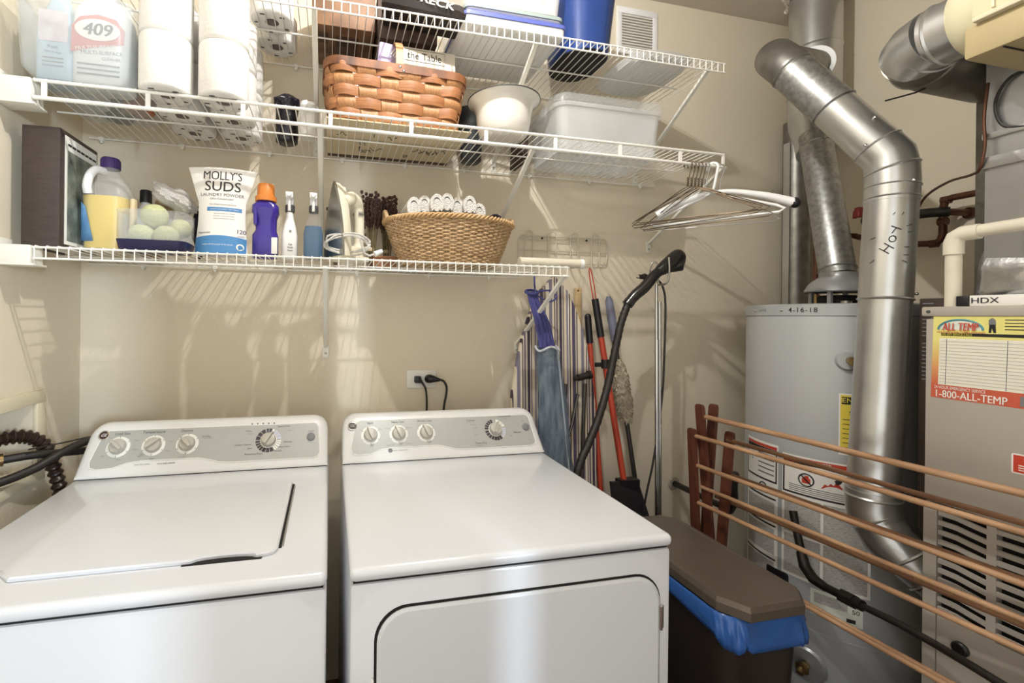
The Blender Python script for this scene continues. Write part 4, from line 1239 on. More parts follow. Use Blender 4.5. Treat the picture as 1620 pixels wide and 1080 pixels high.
# stacked lidded bins
M['lidblue'] = mat('blue_lid_plastic', '5560a8', .4, var=.04)
M['lidgrey'] = mat('grey_green_lid_plastic', '8e9a96', .4, var=.04)
for (za, zb_, lm, lab, x0, x1) in ((.0, .03, 'lidblue', 'lower white bin with blue lid on the top shelf', 1.215, 1.578), (.0425, .054, 'lidgrey', 'upper white bin with grey lid, stacked on blue lid', 1.222, 1.565)):
    root = thing('lidded_bin', lab, 'bin', (1.395, -.23, z2 + za), 'lidded bins on the top shelf')
    cx, cy = (x0 + x1) / 2, -.232
    w, d = x1 - x0, .33
    b = MB(); b.loft([rring(cx, cy, z2 + za, w - .03, d - .03, .02), rring(cx, cy, z2 + za + .004, w - .012, d - .012, .022), rring(cx, cy, z2 + (zb_ if za == 0 else zb_) - .002, w - .008, d - .008, .022)]); b.build('bin', M['white'], root)
    b = MB(); b.loft([rring(cx, cy, z2 + zb_ - .004, w, d, .025), rring(cx, cy, z2 + zb_ + .007, w, d, .025), rring(cx, cy, z2 + zb_ + .010, w - .01, d - .01, .024)]); b.build('lid', M[lm], root)
root = thing('lidded_bin', 'topmost pale bin on the grey lid of the stack', 'bin', (1.39, -.23, z2 + .066), 'lidded bins on the top shelf')
b = MB(); b.loft([rring(1.39, -.232, z2 + .0645, .30, .29, .02), rring(1.39, -.232, z2 + .07, .325, .31, .025), rring(1.39, -.232, z2 + .2, .345, .33, .025)]); b.build('bin', M['cloudy'], root)
# blue bin
root = thing('waste_bin', 'tall blue plastic bin with black underside on top shelf', 'bin', (1.70, -.24, z2))
cx, cy = 1.70, -.245
def wb(z, w, d, r): return rring(cx, cy, z2 + z, w, d, r, 8)
b = MB(); b.loft([wb(.003, .172, .225, .075), wb(.02, .178, .232, .078), wb(.27, .225, .27, .09), wb(.275, .232, .277, .092), wb(.28, .232, .277, .092)]); b.build('bin', mat('glossy_navy_blue_plastic', '26407c', .25, var=.06, coat=.3), root, ang=50)
b = MB(); b.loft([wb(0, .166, .218, .073), wb(.003, .17, .222, .074)]); b.build('underside', mat('black_moulded_plastic', '1b1716', .6, var=.3, scale=30), root)
# white tray at the right end
root = thing('serving_tray', 'flat white oval tray at the right end of top shelf', 'tray', (1.98, -.23, z2))
b = MB()
def tr(z, g): return [(1.985 + (.135 + g) * math.copysign(abs(math.cos(a)) ** .6, math.cos(a)), -.225 + (.155 + g) * math.copysign(abs(math.sin(a)) ** .6, math.sin(a)), z2 + z) for a in [2 * PI * k / 48 for k in range(48)]]
b.loft([tr(0, -.02), tr(.003, -.012), tr(.016, .0), tr(.018, .003), tr(.017, -.004), tr(.006, -.02)]); b.build('tray', M['white'], root, ang=50)
# ------------------------------------------------------------------ water heater in the corner
HX, HY, HR = 2.66, -.45, .28
root = thing('water_heater', 'tall grey tank water heater in the right back corner', 'water heater', (HX, HY, 0))
b = MB(); b.lathe([(HR - .02, .0), (HR - .01, .012), (HR, .03), (HR, 1.395), (HR - .004, 1.402)], (HX, HY, 0), 72); b.build('tank', M['heater'], root, ang=30)
b = MB(); b.lathe([(HR + .003, 1.398), (HR + .003, 1.434), (HR - .004, 1.438), (HR - .016, 1.438), (HR - .02, 1.430), (.02, 1.432)], (HX, HY, 0), 72); b.build('top_pan', M['heater'], root, ang=30)
def on_tank(a, z, d=0.0, r=HR):
    a = math.radians(a)
    return (HX + (r + d) * math.cos(a), HY + (r + d) * math.sin(a), z)
def tank_patch(name, a0, a1, za, zb, m, parent=root, d=.0006, n=14):
    b = MB(); b.grid(lambda u, v: on_tank(a0 + (a1 - a0) * u, za + (zb - za) * v, d), n, 1); return b.build(name, m, parent, ang=60)
def tank_text(s, size, a, z, m, d=.0012, **k):
    return text(s, size, m, k.pop('parent', root), None, (0, 0), warp=lambda x, y, dd: on_tank(a + math.degrees(x / HR), z + y, d), **k)
M['hoodgrey'] = mat('grey_draft_hood_steel', 'a3a5a8', .35, metal=.5, var=.05)
b = MB(); b.lathe([(.097, 1.487), (.10, 1.491), (.085, 1.52), (.056, 1.545), (.056, 1.56)], (HX, HY, 0), 40, caps=False); b.build('draft_hood', M['hoodgrey'], root, ang=50)
for q in range(4):
    a = math.radians(20 + 90 * q)
    px, py = HX + .08 * math.cos(a), HY + .08 * math.sin(a)
    b = MB(); b.box(px - .006, px + .006, py - .006, py + .006, 1.43, 1.5); b.build('hood_leg', M['hoodgrey'], root)
b = MB(); b.lathe([(.06, 1.432), (.06, 1.47), (.05, 1.475)], (HX, HY, 0), 28); b.build('flue_outlet', M['dark'], root)
b = MB(); b.cyl((HX - .06, HY - .07, 1.433), (HX - .06, HY - .07, 1.452), .016, n=12); b.build('anode_cap', M['steel'], root)
for a in (-176, -120, -200):
    b = MB(); p = on_tank(a, 1.416, .003); b.sphere(p, .0045, .0045, .0045, 10, 6); b.build('rim_screw', M['steel'], root)
tank_text('4-16-18', .023, -163, 1.416, M['ink'], d=.0044, bold=-.005, spacing=1.15)
tank_text('A.M.R.', .014, -191, 1.416, M['fine'], d=.0044)
# thermostat pocket
b = MB(); p0, p1 = Vector(on_tank(-139, 1.254, .0)), Vector(on_tank(-139, 1.254, .012))
b.cyl(p0, p1, .034, .028, 24); b.build('relief_port_plate', M['heater'], root, ang=60)
b = MB(); b.cyl(on_tank(-138, 1.254, .005), on_tank(-138, 1.254, .05), .013, n=14); b.build('relief_valve', M['brass'], root)
# yellow energy strip
es = tank_patch('energy_label', -142.6, -118, .955, 1.142, M['yellow'], d=.0008)
tank_patch('label_border', -143.4, -117, .948, 1.146, M['paper'], d=.0004)
hd = tank_patch('label_header', -142, -119, 1.112, 1.136, M['ink'], parent=es, d=.0012)
tank_text('ENERGYGUIDE', .022, -142, 1.124, M['yellow'], d=.0018, parent=es, bold=.01, align='LEFT')
tank_text('Smart', .016, -134.5, 1.085, M['ink'], d=.0014, parent=es, bold=.02)
for i in range(7):
    tank_patch('print_line', -141.5, -136 + (i % 2) * 4, 1.062 - i * .015, 1.064 - i * .015, M['ink'], parent=es, d=.0014)
# warning labels
wl = tank_patch('warning_label', 150, 182.5, .42, .935, M['paper'], d=.0006)
for (a0, a1, za, zb, m) in [(151, 181.5, .916, .926, 'red'), (151, 181.5, .902, .915, 'ink'), (151, 152, .80, .915, 'ink'), (180.6, 181.6, .80, .915, 'ink'), (151, 181.6, .796, .802, 'ink'), (151, 181, .735, .741, 'ink'), (151, 181, .64, .646, 'ink'), (151, 181, .52, .526, 'ink')]:
    tank_patch('label_rule', a0, a1, za, zb, M[m], parent=wl, d=.0012)
for i in range(5):
    tank_patch('print_line', 165, 179.5, .888 - i * .017, .893 - i * .017, M['fine'], parent=wl, d=.0012)
tank_text('!', .04, 158, .868, M['ink'], parent=wl, bold=.03)
b = MB(); ring = [on_tank(170 + 3.4 * math.cos(2 * PI * k / 20), .769 + .0165 * math.sin(2 * PI * k / 20), .0014) for k in range(20)]; b.tube(ring, .0018, 5, closed=True); b.build('round_symbol', M['ink'], wl)
M['fineprint'] = mat('dense_fine_print', 'c9c7c2', .7, col2='8f8e8b', scale=120, stretch=(1, 1, 5))
for (za, zb) in ((.66, .725), (.54, .632), (.435, .515)):
    tank_patch('small_print', 152.5, 180, za, zb, M['fineprint'], parent=wl, d=.001)
w2 = tank_patch('flammable_label', 185.4, 233, .50, .918, M['paper'], d=.0006)
for (a0, a1, za, zb, m) in [(186, 232.5, .895, .912, 'red'), (186, 187, .79, .895, 'ink'), (231.6, 232.6, .79, .895, 'ink'), (186, 232.6, .786, .792, 'ink'), (186, 232.6, .891, .896, 'ink')]:
    tank_patch('label_rule', a0, a1, za, zb, M[m], parent=w2, d=.0012)
tank_text('DANGER', .013, 208, .9035, M['paper'], d=.0018, parent=w2, bold=.03)
b = MB(); ring = [on_tank(200 + 4.2 * math.cos(2 * PI * k / 24), .842 + .0205 * math.sin(2 * PI * k / 24), .0016) for k in range(24)]; b.tube(ring, .002, 5, closed=True); b.tube([on_tank(197, .857, .0017), on_tank(203, .827, .0017)], .002, 5); b.build('no_flammables_symbol', M['ink'], w2)
b = MB(); b.add([on_tank(a, z, .0012) for a, z in ((197.6, .83), (202.4, .83), (202.4, .846), (201.4, .850), (201.4, .856), (199.2, .856), (199, .850), (197.6, .846))], [tuple(range(8))]); b.build('fuel_can_symbol', M['red'], w2)
b = MB(); b.add([on_tank(a, z, .0012) for a, z in ((208, .826), (222, .826), (221.5, .836), (220.2, .85), (219, .838), (217.6, .846), (216, .86), (214.6, .842), (213, .848), (211.6, .838), (210, .842), (209, .833))], [tuple(range(12))]); b.build('flame_symbol', M['red'], w2)
b = MB(); b.add([on_tank(a, z, .0013) for a, z in ((216, .846), (218, .852), (219.4, .866), (218.2, .872), (216.6, .866), (214.8, .858))], [tuple(range(6))]); b.build('figure_symbol', M['ink'], w2)
for i in range(4):
    tank_patch('print_line', 190, 230, .816 - i * .0065, .8185 - i * .0065, M['fine'], parent=w2, d=.0012)
for (a0, a1, za, zb) in ((187, 208, .65, .775), (209.5, 231.5, .65, .775), (187, 208, .51, .642), (209.5, 231.5, .51, .642)):
    tank_patch('small_print', a0, a1, za, zb, M['fineprint'], parent=w2, d=.001)
w3 = tank_patch('rating_label', 203, 229.5, .404, .488, mat('pale_green_white_label', 'dfe3d8', .6, var=.02), d=.0006)
tank_patch('small_print', 205, 222, .445, .478, M['fineprint'], parent=w3, d=.001)
tank_patch('bar_print', 207, 212, .412, .420, M['ink'], parent=w3, d=.001); tank_patch('bar_print', 221.5, 226, .414, .426, M['ink'], parent=w3, d=.001)
tank_text('50', .02, 226, .45, M['ink'], parent=w3)
# seam band at the bottom of the jacket and drain
b = MB(); b.lathe([(HR + .0015, .345), (HR + .0015, .352)], (HX, HY, 0), 72, caps=False); b.build('jacket_seam', M['heater'], root)
da = -159
b = MB(); b.cyl(on_tank(da, .224, -.002), on_tank(da, .224, .006), .058, .05, 28); b.build('drain_recess_plate', M['hoodgrey'], root)
b = MB(); b.cyl(on_tank(da, .224, .004), on_tank(da, .224, .04), .014, n=14); b.cyl(on_tank(da, .224, .03), on_tank(da, .224, .036), .021, n=6); b.cyl(on_tank(da, .224, .04), on_tank(da, .215, .055), .011, n=12); b.build('drain_valve', M['brass'], root)
b = MB(); b.box(HX - .285, HX - .262, HY - .05, HY + .03, .40, .50, .01); b.build('gas_control', M['black'], root)

# ------------------------------------------------------------------ vent pipes
def seam_tube(pts, r, mname, name, parent, n=40, beads=()):
    b = MB(); b.tube(pts, r, n); o = b.build(name, M[mname], parent, ang=40); return o
def bead(c, ax, r, parent, m='galv', w=.004):
    ax = Vector(ax).normalized(); c = Vector(c)
    b = MB(); b.tube([c - ax * w, c, c + ax * w], [r, r + .0035, r], 40, caps=False); return b.build('bead_ring', M[m], parent)
M['ductpaint'] = M['galv']
vent1 = thing('vent_stack', 'fat galvanised vent stack up to the ceiling in corner', 'duct', (2.865, -.21, 2.3))
VX, VY = 2.86, -.205
seam_tube([(VX, VY, 2.25), (VX, VY, 2.795)], .092, 'galv', 'stack_pipe', vent1)
for z in (2.36, 2.55): bead((VX, VY, z), (0, 0, 1), .092, vent1)
b = MB()
for k in range(70):
    a = 2 * PI * k / 70
    r = .104 + .012 * math.sin(5 * a) + random.uniform(-.006, .006)
    b.sphere((VX + r * .96 * math.cos(a), VY + r * .96 * math.sin(a), 2.79), .014 + random.uniform(0, .006), .012, .011, 8, 6)
b.build('sealant_collar', mat('rough_white_foam_sealant', 'd8d3c6', .9, var=.1, bump=.8, bscale=80), vent1, ang=80)
b = MB(); b.tube([(VX, VY, 2.27), (VX - .01, VY - .01, 2.22), (VX - .045, VY - .035, 2.14), (VX - .07, VY - .057, 2.08)], [.092, .09, .068, .062], 36); b.build('reducer', M['galv'], vent1)
seam_tube([(VX - .03, VY - .02, 2.47), (2.79, -.255, 2.455)], .071, 'galv', 'branch_collar', vent1)
hv = thing('heater_vent_pipe', 'mottled steel vent pipe rising from water heater hood', 'duct', (HX, HY, 1.56))
seam_tube([(HX, HY, 1.548), (2.725, -.345, 1.92), (2.785, -.265, 2.15)], .0545, 'galvdark', 'pipe', hv)
ax = Vector((2.785 - HX, -.265 - HY, 2.15 - 1.548)).normalized()
bead((2.772, -.282, 2.10), ax, .055, hv, 'galvdark'); bead((2.664, -.444, 1.57), ax, .055, hv, 'galvdark')
b = MB()
for q in (0, 2.2, 4.3):
    b.sphere((2.772 + .056 * math.cos(q), -.282 + .056 * math.sin(q), 2.115), .004, .004, .004, 8, 5)
b.build('sheet_screws', M['steel'], hv)
cv = thing('corner_pipe', 'slim dark galvanised pipe standing tight in the back corner', 'duct', (2.935, -.085, 0))
b = MB(); b.cyl((2.93, -.075, .0), (2.93, -.075, 2.3), .052, n=32); b.build('pipe', M['galvold'], cv)
b = MB(); b.box(2.872, 2.878, -.09, -.06, .3, 2.2); b.build('edge_strip', M['galv'], cv)  # paler steel strip along the pipe's left edge

FX, FY, FR = 2.433, -.755, .0595
def fa(z): return (FX - .063 * (1.78 - z) / .91, FY, z)
BX = fa(.87)[0]
fl = thing('furnace_flue', 'large shiny elbowed flue duct in front of water heater', 'duct', (FX, FY, .6))
seam_tube([fa(1.445), fa(1.735)], FR, 'galv', 'upper_straight', fl)
seam_tube([fa(.87), fa(1.45)], FR - .001, 'galv', 'lower_straight', fl)
T0, T1 = Vector((FX + .002, FY + .006, 1.862)), Vector((2.318, -.53, 2.235))
dax = (T1 - T0).normalized()
seam_tube([fa(1.73), (FX, FY, 1.79), (FX + .001, FY + .002, 1.828), T0 + dax * .005, T0 + dax * .05], FR + .001, 'galv', 'elbow', fl)
seam_tube([T0 + dax * .045, T0 + dax * .235], FR - .001, 'galv', 'diagonal_lower', fl)
seam_tube([T0 + dax * .23, T1 - dax * .01], FR + .0005, 'galvdark', 'diagonal_upper', fl)
seam_tube([T1 - dax * .03, T1, T1 + dax * .03 + Vector((.01, .008, .002)), T1 + Vector((.02, .06, .065)), T1 + Vector((.10, .105, .085))], FR + .001, 'galvold', 'top_elbow', fl)
seam_tube([T1 + Vector((.09, .10, .083)), Vector((2.81, -.24, 2.46))], FR - .001, 'galvold', 'back_run', fl)
for z in (1.74, 1.775, 1.445): bead(fa(z), (.07, 0, 1), FR, fl)
bead(T0 + dax * .05, dax, FR, fl); bead((FX + .001, FY + .002, 1.828), (-.12, .16, .8), FR + .001, fl)
bead(T0 + dax * .233, dax, FR, fl, 'galvdark'); bead(T1 - dax * .02, dax, FR, fl, 'galvdark')
for p in ((T0 + dax * .10 + Vector((-.03, -.045, .035))), (T0 + dax * .07 + Vector((-.058, -.02, -.02))), Vector((FX - .012, FY - .059, 1.78)), Vector((FX + .012, FY - .053, 1.46))):
    b = MB(); b.sphere(p, .005, .005, .005, 10, 6); b.build('sheet_screw', M['chrome'], fl)
# lower elbow into the furnace side
FX_, FX = FX, BX
low = [(FX, FY, .88), (FX, FY, .845), (FX + .004, FY - .012, .79), (FX + .022, FY - .05, .735), (FX + .05, FY - .10, .69), (FX + .07, FY - .148, .665)]
seam_tube([(FX, FY, .89), (FX, FY, .845), (FX + .004, FY - .008, .80)], FR + .002, 'galv', 'lower_elbow', fl)
seam_tube([(FX + .003, FY - .006, .81), (FX + .012, FY - .03, .76), (FX + .03, FY - .065, .72)], FR + .001, 'galv', 'lower_elbow', fl)
seam_tube([(FX + .026, FY - .058, .73), (FX + .05, FY - .105, .69), (FX + .072, FY - .150, .665)], FR + .0, 'galv', 'lower_elbow', fl)
bead((FX, FY, .872), (0, 0, 1), FR + .002, fl); bead((FX + .003, FY - .007, .805), (.02, -.06, -.09), FR + .002, fl); bead((FX + .028, FY - .062, .725), (.05, -.1, -.12), FR + .002, fl); bead((FX + .05, FY - .105, .69), (.05, -.1, -.09), FR + .002, fl)
FX = FX_
# handwriting on the flue
def on_flue(x, z, d=.001):
    # face angle pointing to the camera
    a = math.atan2(-1.76 - FY, .8215 - FX) + x / FR
    return (fa(z)[0] + (FR + d) * math.cos(a), FY + (FR + d) * math.sin(a), z)
def pen(strokes, name):
    for st in strokes:
        b = MB(); b.tube([on_flue(x, z, .0014) for x, z in st], .0013, 5); b.build(name, M['ink'], fl)
def line(x0, z0_, x1, z1_): return [(x0 + (x1 - x0) * k / 6, z0_ + (z1_ - z0_) * k / 6) for k in range(7)]
pen([line(-.018, 1.590, .003, 1.573), line(-.008, 1.604, .012, 1.587), line(-.008, 1.582, .002, 1.595)], 'letter_stroke')
pen([[(.008 + .007 * math.cos(2 * PI * k / 16), 1.615 + .0085 * math.sin(2 * PI * k / 16)) for k in range(17)]], 'letter_stroke')
pen([line(.004, 1.652, .025, 1.640), line(.0145, 1.646, .006, 1.631)], 'letter_stroke')
marks = MB()
for (x, z, dx, dz) in [(.036, 1.65, .014, .005), (.040, 1.632, .014, .003), (.034, 1.59, .013, .001), (.033, 1.568, .014, .0), (.03, 1.552, .013, -.006), (-.04, 1.62, .012, .004), (-.038, 1.55, .011, .008), (.006, 1.684, .004, .007), (.024, 1.682, .004, .007)]:
    marks.tube([on_flue(x, z, .0012), on_flue(x + dx * .5, z + dz * .3, .0012), on_flue(x + dx, z + dz, .0012)], .0009, 4)
marks.build('pen_strokes', M['ink'], fl)

# ------------------------------------------------------------------ furnace
GX, GY0, GY1, GZ = 2.30, -1.40, -.908, 1.418
root = thing('furnace', 'tall taupe furnace cabinet with louvred door at far right', 'furnace', (2.66, -1.15, 0))
b = MB(); b.box(GX + .022, 3.02, GY0, GY1, .0, GZ - .024, .003); b.build('cabinet', M['furnace'], root)
b = MB(); b.box(GX - .004, 3.02, GY0 - .002, GY1 + .003, GZ - .024, GZ, .004); b.build('top_cap', M['furnace'], root)
b = MB(); b.box(GX, GX + .02, GY0, GY1 - .004, .93, GZ - .03, .004); b.build('upper_door', M['furnace'], root)
# lower door with real louvre slots
b = MB()
y_cols = [(-1.026, -.940), (-1.150, -1.042), (-1.266, -1.166)]
b.box(GX, GX + .02, GY1 - .030, GY1 - .004, .04, .926); b.box(GX, GX + .02, GY0, y_cols[-1][0], .04, .926)
b.box(GX, GX + .02, y_cols[-1][0], y_cols[0][1], .04, .655); b.box(GX, GX + .02, y_cols[-1][0], y_cols[0][1], .915, .926)
b.box(GX, GX + .02, y_cols[1][1], y_cols[0][0], .655, .915); b.box(GX, GX + .02, y_cols[2][1], y_cols[1][0], .655, .915)
nsl = 11
pt = (.915 - .655) / nsl
for (ya, yb_) in y_cols:
    for k in range(nsl):
        zc = .655 + pt * k
        ym = (ya + yb_) / 2
        # each slat kinks upward in the middle, like the stamped door
        for (u0, u1, s0, s1) in ((ya, ya + .3 * (yb_ - ya), 0, .004), (ya + .3 * (yb_ - ya), ya + .62 * (yb_ - ya), .004, .009), (ya + .62 * (yb_ - ya), yb_, .009, .009)):
            b.loft([[(GX + .001, u, zc + s), (GX + .0005, u, zc + s + pt * .44), (GX + .006, u, zc + s + pt * .50), (GX + .008, u, zc + s + pt * .46), (GX + .004, u, zc + s + .001)] for u, s in ((u0, s0), (u1, s1))])
b.build('louvred_door', M['furnace'], root, ang=25)
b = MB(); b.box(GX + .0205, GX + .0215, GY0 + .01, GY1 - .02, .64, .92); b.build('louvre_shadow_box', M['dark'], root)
b = MB(); b.box(GX - .001, GX + .021, GY0, GY1 - .002, .0, .034); b.build('base_rail', M['furnace'], root)
b = MB(); b.lathe([(.016, 0), (.016, .006), (.012, .01)], (0, 0, 0), 20)
for v in b.v:
    x, y, z = v; v.x, v.y, v.z = GX - z, -.985 + x, .60 + y
b.build('round_knockout', M['black'], root)
# screw on the cap, red warning sticker
b = MB(); b.sphere((GX - .005, GY1 - .012, GZ - .012), .004, .004, .004, 10, 6); b.build('screw', M['print'], root)
FF = frame((GX, 0, 0), (0, -1, 0), (0, 0, 1))   # x grows toward the camera along the face
def fplate(name, s0, s1, za, zb, m, parent, d0=.0003, d1=.0009, r=.0):
    b = MB(FF); b.prism([(s0, za), (s1, za), (s1, zb), (s0, zb)] if r == 0 else rrect((s0 + s1) / 2, (za + zb) / 2, s1 - s0, zb - za, r), d0, d1, 'z'); return b.build(name, M[m], parent)
st = thing('warning_sticker', 'red sticker with white border on the furnace door', 'sticker', (GX, -1.08, 1.05), 'stickers on the furnace')
fplate('border', 1.064, 1.16, 1.048, 1.092, 'paper', st, r=.004); fplate('red_field', 1.067, 1.157, 1.051, 1.089, 'red', st, .0009, .0013)
text('WARNING', .012, M['paper'], st, FF, (1.112, 1.078), lift=.0019, bold=.02)
for i in range(3): fplate('print_line', 1.075, 1.15, 1.056 + i * .005, 1.058 + i * .005, 'paper', st, .0013, .0017)
# service record sticker (slightly tilted, its left edge leans)
sk = thing('service_sticker', 'yellow and red service record sheet on the upper furnace door', 'sticker', (GX, -1.05, 1.29), 'stickers on the furnace')
SL, SR, SB, ST = .926, 1.190, 1.192, 1.394
def skq(name, s0, s1, t0, t1, m, d=.0004, parent=None):
    def P(s, t): return (SL + (SR - SL) * s + .004 * (t - .5), SB + (ST - SB) * t)
    b = MB(FF); b.prism([P(s0, t0), P(s1, t0), P(s1, t1), P(s0, t1)], d, d + .0003, 'z'); return b.build(name, m if not isinstance(m, str) else M[m], parent or sk)
gm = mat('yellow_to_red_sheet', 'e0cf55', .5)
nt = gm.node_tree; tc = nt.nodes.new('ShaderNodeTexCoord'); sp = nt.nodes.new('ShaderNodeSeparateXYZ'); rp = nt.nodes.new('ShaderNodeValToRGB')
nt.links.new(tc.outputs['Generated'], sp.inputs[0]); nt.links.new(sp.outputs[2], rp.inputs[0]); nt.links.new(rp.outputs[0], nt.nodes['Principled BSDF'].inputs['Base Color'])
rp.color_ramp.elements[0].color = lin('c45a41'); rp.color_ramp.elements[0].position = .15
rp.color_ramp.elements[1].color = lin('e4dc84'); rp.color_ramp.elements[1].position = .72
e = rp.color_ramp.elements.new(.4); e.color = lin('d99e62')
skq('sheet', 0, 1, 0, 1, gm, .0002)
skq('table_field', .05, .97, .165, .735, mat('pale_table_paper', 'e6e3d3', .6, var=.02), .0006)
skq('black_heading', .06, .97, .765, .80, 'ink', .0006)
for i in range(14):
    t = .20 + .038 * i
    skq('table_rule', .06, .96, t, t + .0025, 'fine', .001)
for s in (.10, .49): skq('table_rule', s, s + .004, .17, .73, 'fine', .001)
b = MB(FF)
pts = [(SL + (SR - SL) * (.195 + .15 * math.cos(a)), SB + (ST - SB) * (.84 + .12 * math.sin(a))) for a in [PI * k / 16 for k in range(17)]]
b.tube([(p[0], p[1], .001) for p in pts], .0022, 5); b.build('rainbow_arc', mat('blue_green_print', '4c8f9e', .5), sk)
b = MB(FF); b.prism(pts, .0006, .0008, 'z'); b.build('arc_field', mat('pale_sky_print', 'dfe6d8', .5), sk)
text('ALL TEMP', .027, M['red'], sk, FF, (SL + .052, SB + .1755), lift=.0038, bold=.025, shear=.15, sx=.54)
text('HEATING & AIR CONDITIONING', .0058, M['red'], sk, FF, (SL + .052, SB + .163), lift=.0014)
text('10% OFF SERVICE CALLS', .0075, M['yellow'], sk, FF, (SL + .018, SB + .158), align='LEFT', lift=.0014, bold=.01, sx=.68)
text('24 HOUR EMERGENCY SERVICE', .0105, M['paper'], sk, FF, (SL + .005, SB + .0265), align='LEFT', lift=.0012, bold=.01, sx=.62)
text('1-800-ALL-TEMP', .025, M['paper'], sk, FF, (SL + .005, SB + .0105), align='LEFT', lift=.0012, bold=.02, sx=.72)
b = MB(FF); mx = SL + .106
b.prism([(mx - .006, SB + .164), (mx - .002, SB + .164), (mx - .001, SB + .175), (mx + .002, SB + .164), (mx + .006, SB + .164), (mx + .005, SB + .183), (mx - .005, SB + .183)], .0006, .0009, 'z'); b.build('printed_figure_trousers', M['ink'], sk)
b = MB(FF); b.prism([(mx - .006, SB + .182), (mx + .006, SB + .182), (mx + .005, SB + .194), (mx + .001, SB + .198), (mx - .002, SB + .198), (mx - .006, SB + .193)], .0006, .0009, 'z'); b.build('printed_figure_shirt', M['fine'], sk)
for i in range(4):
    skq('print_line', .47, .98, .955 - .036 * i, .965 - .036 * i, 'ink', .0006)
skq('grey_picture', .575, .66, .02, .13, 'fine', .0006)

# filter box on top
fb = thing('filter_box', 'white boxed air filter lying on top of the furnace', 'box', (2.41, -1.08, GZ))
b = MB(); b.box(2.315, 2.435, -1.36, -.985, GZ + .0005, GZ + .026, .001); b.build('carton', M['paper'], fb)
b = MB(); b.box(2.312, 2.437, -.985, -.962, GZ + .0005, GZ + .0255, .002); b.build('black_end', M['black'], fb)
FH = frame((2.315, -.985, GZ), (0, -1, 0), (0, 0, 1))
text('HDX', .019, M['ink'], fb, FH, (.026, .013), lift=.0008, bold=.02, sx=1.15)

# plenum, foil faced
pn = thing('supply_plenum', 'shiny foil-faced plenum box standing on the furnace', 'duct', (2.72, -1.16, GZ))
b = MB(); b.box(2.45, 3.0, -1.40, -.94, GZ + .001, 2.78, .003); b.build('casing', mat('bright_duct_sheet', 'c9cacb', .33, metal=.85, var=.05, bump=.12, bscale=9), pn)
b = MB(); b.box(2.44, 2.452, -1.40, -.938, 1.77, 1.80, .003); b.build('foil_tape', M['foil'], pn)
b = MB(); b.box(2.442, 2.452, -1.40, -.938, 1.845, 1.86, .002); b.build('foil_tape', M['foil'], pn)
b = MB(); b.box(2.438, 2.452, -1.40, -.938, GZ + .03, GZ + .05, .004); b.build('foil_tape', M['foil'], pn)
b = MB(); b.grid(lambda u, v: (2.437 + .03 * v * v - .004 + .003 * math.sin(9 * u + 7 * v), -.935 - .42 * u, GZ + .03 + .12 * v), 24, 8); b.build('foil_collar', M['foil'], pn, solid=.002)
b = MB(); b.tube(smooth_path([(2.445, -1.02, 1.85), (2.444, -.975, 1.87), (2.443, -.962, 1.93), (2.443, -.985, 1.98), (2.445, -1.03, 1.99)]), .0035, 8); b.build('cable_loop', M['rubber'], pn)

# return side box and strip duct behind furnace edge
bo = thing('return_air_box', 'dark brown cabinet squeezed between flue and furnace', 'cabinet', (2.7, -.86, 0))
b = MB(); b.box(2.428, 2.98, -.9078, -.824, .80, 1.445, .003); b.build('casing', M['furnacedark'], bo)
FBX2 = frame((2.428, -.826, 0), (0, -1, 0), (0, 0, 1))
b = MB(FBX2)
for i in range(20):
    if i != 10: b.box(.006, .03, 1.22 + i * .011, 1.2235 + i * .011, .0003, .0009)
b.build('printed_lines', M['fine'], bo)
sd = thing('return_duct', 'narrow dark galvanised duct rising behind the plenum edge', 'duct', (2.8, -.88, 1.447))
b = MB(); b.box(2.62, 3.0, -.934, -.835, 1.447, 2.20, .003); b.build('casing', M['galvold'], sd)

# humidifier with its bypass pipe
hm = thing('humidifier', 'cream bypass humidifier box with shiny round duct at top right', 'humidifier', (2.35, -1.2, 1.99))
M['humid'] = mat('cream_humidifier_plastic', 'ded6b4', .4, var=.02)
M['humidtan'] = mat('tan_humidifier_base', 'b3a27a', .5, var=.04)
b = MB(); b.box(2.19, 2.45, -1.42, -1.045, 2.045, 2.38, .008); b.build('housing', M['humid'], hm)
b = MB(); b.box(2.186, 2.192, -1.42, -1.06, 2.10, 2.108); b.box(2.186, 2.192, -1.085, -1.08, 2.05, 2.36); b.box(2.186, 2.45, -1.42, -1.05, 2.036, 2.046, .002); b.build('cover_seam', M['trim'], hm)
b = MB(); b.box(2.20, 2.449, -1.42, -1.03, 1.965, 2.037, .006); b.build('drip_base', M['humidtan'], hm)
b = MB(); b.box(2.205, 2.449, -1.092, -1.089, 1.963, 1.966); b.build('base_groove', M['dark'], hm)
PXA, PZA, PR_ = 2.30, 2.095, .073
b = MB(); b.tube([(PXA, -1.05, PZA), (PXA, -1.01, PZA), (PXA, -.985, PZA)], [PR_ + .03, PR_ + .028, PR_ + .008], 40); b.build('collar', M['humid'], hm)
YE = -.88
seam_tube([(PXA, -1.0, PZA), (PXA, -.925, PZA)], PR_, 'galv', 'bypass_pipe', hm)
seam_tube([(PXA, -.93, PZA), (PXA + .008, -.895, PZA - .004), (PXA + .03, YE + .012, PZA - .008)], PR_ + .001, 'galv', 'bypass_elbow', hm)
seam_tube([(PXA + .018, YE, PZA - .008), (PXA + .06, YE + .012, PZA - .012), (PXA + .13, YE + .014, PZA - .015), (2.619, YE + .014, PZA - .02)], PR_ + .0005, 'galvold', 'bypass_tail', hm)
bead((PXA, -.938, PZA), (0, 1, 0), PR_, hm); bead((PXA + .008, -.912, PZA - .004), (.4, .9, 0), PR_, hm); bead((PXA + .06, YE + .012, PZA - .012), (1, .1, 0), PR_, hm, 'galvold')
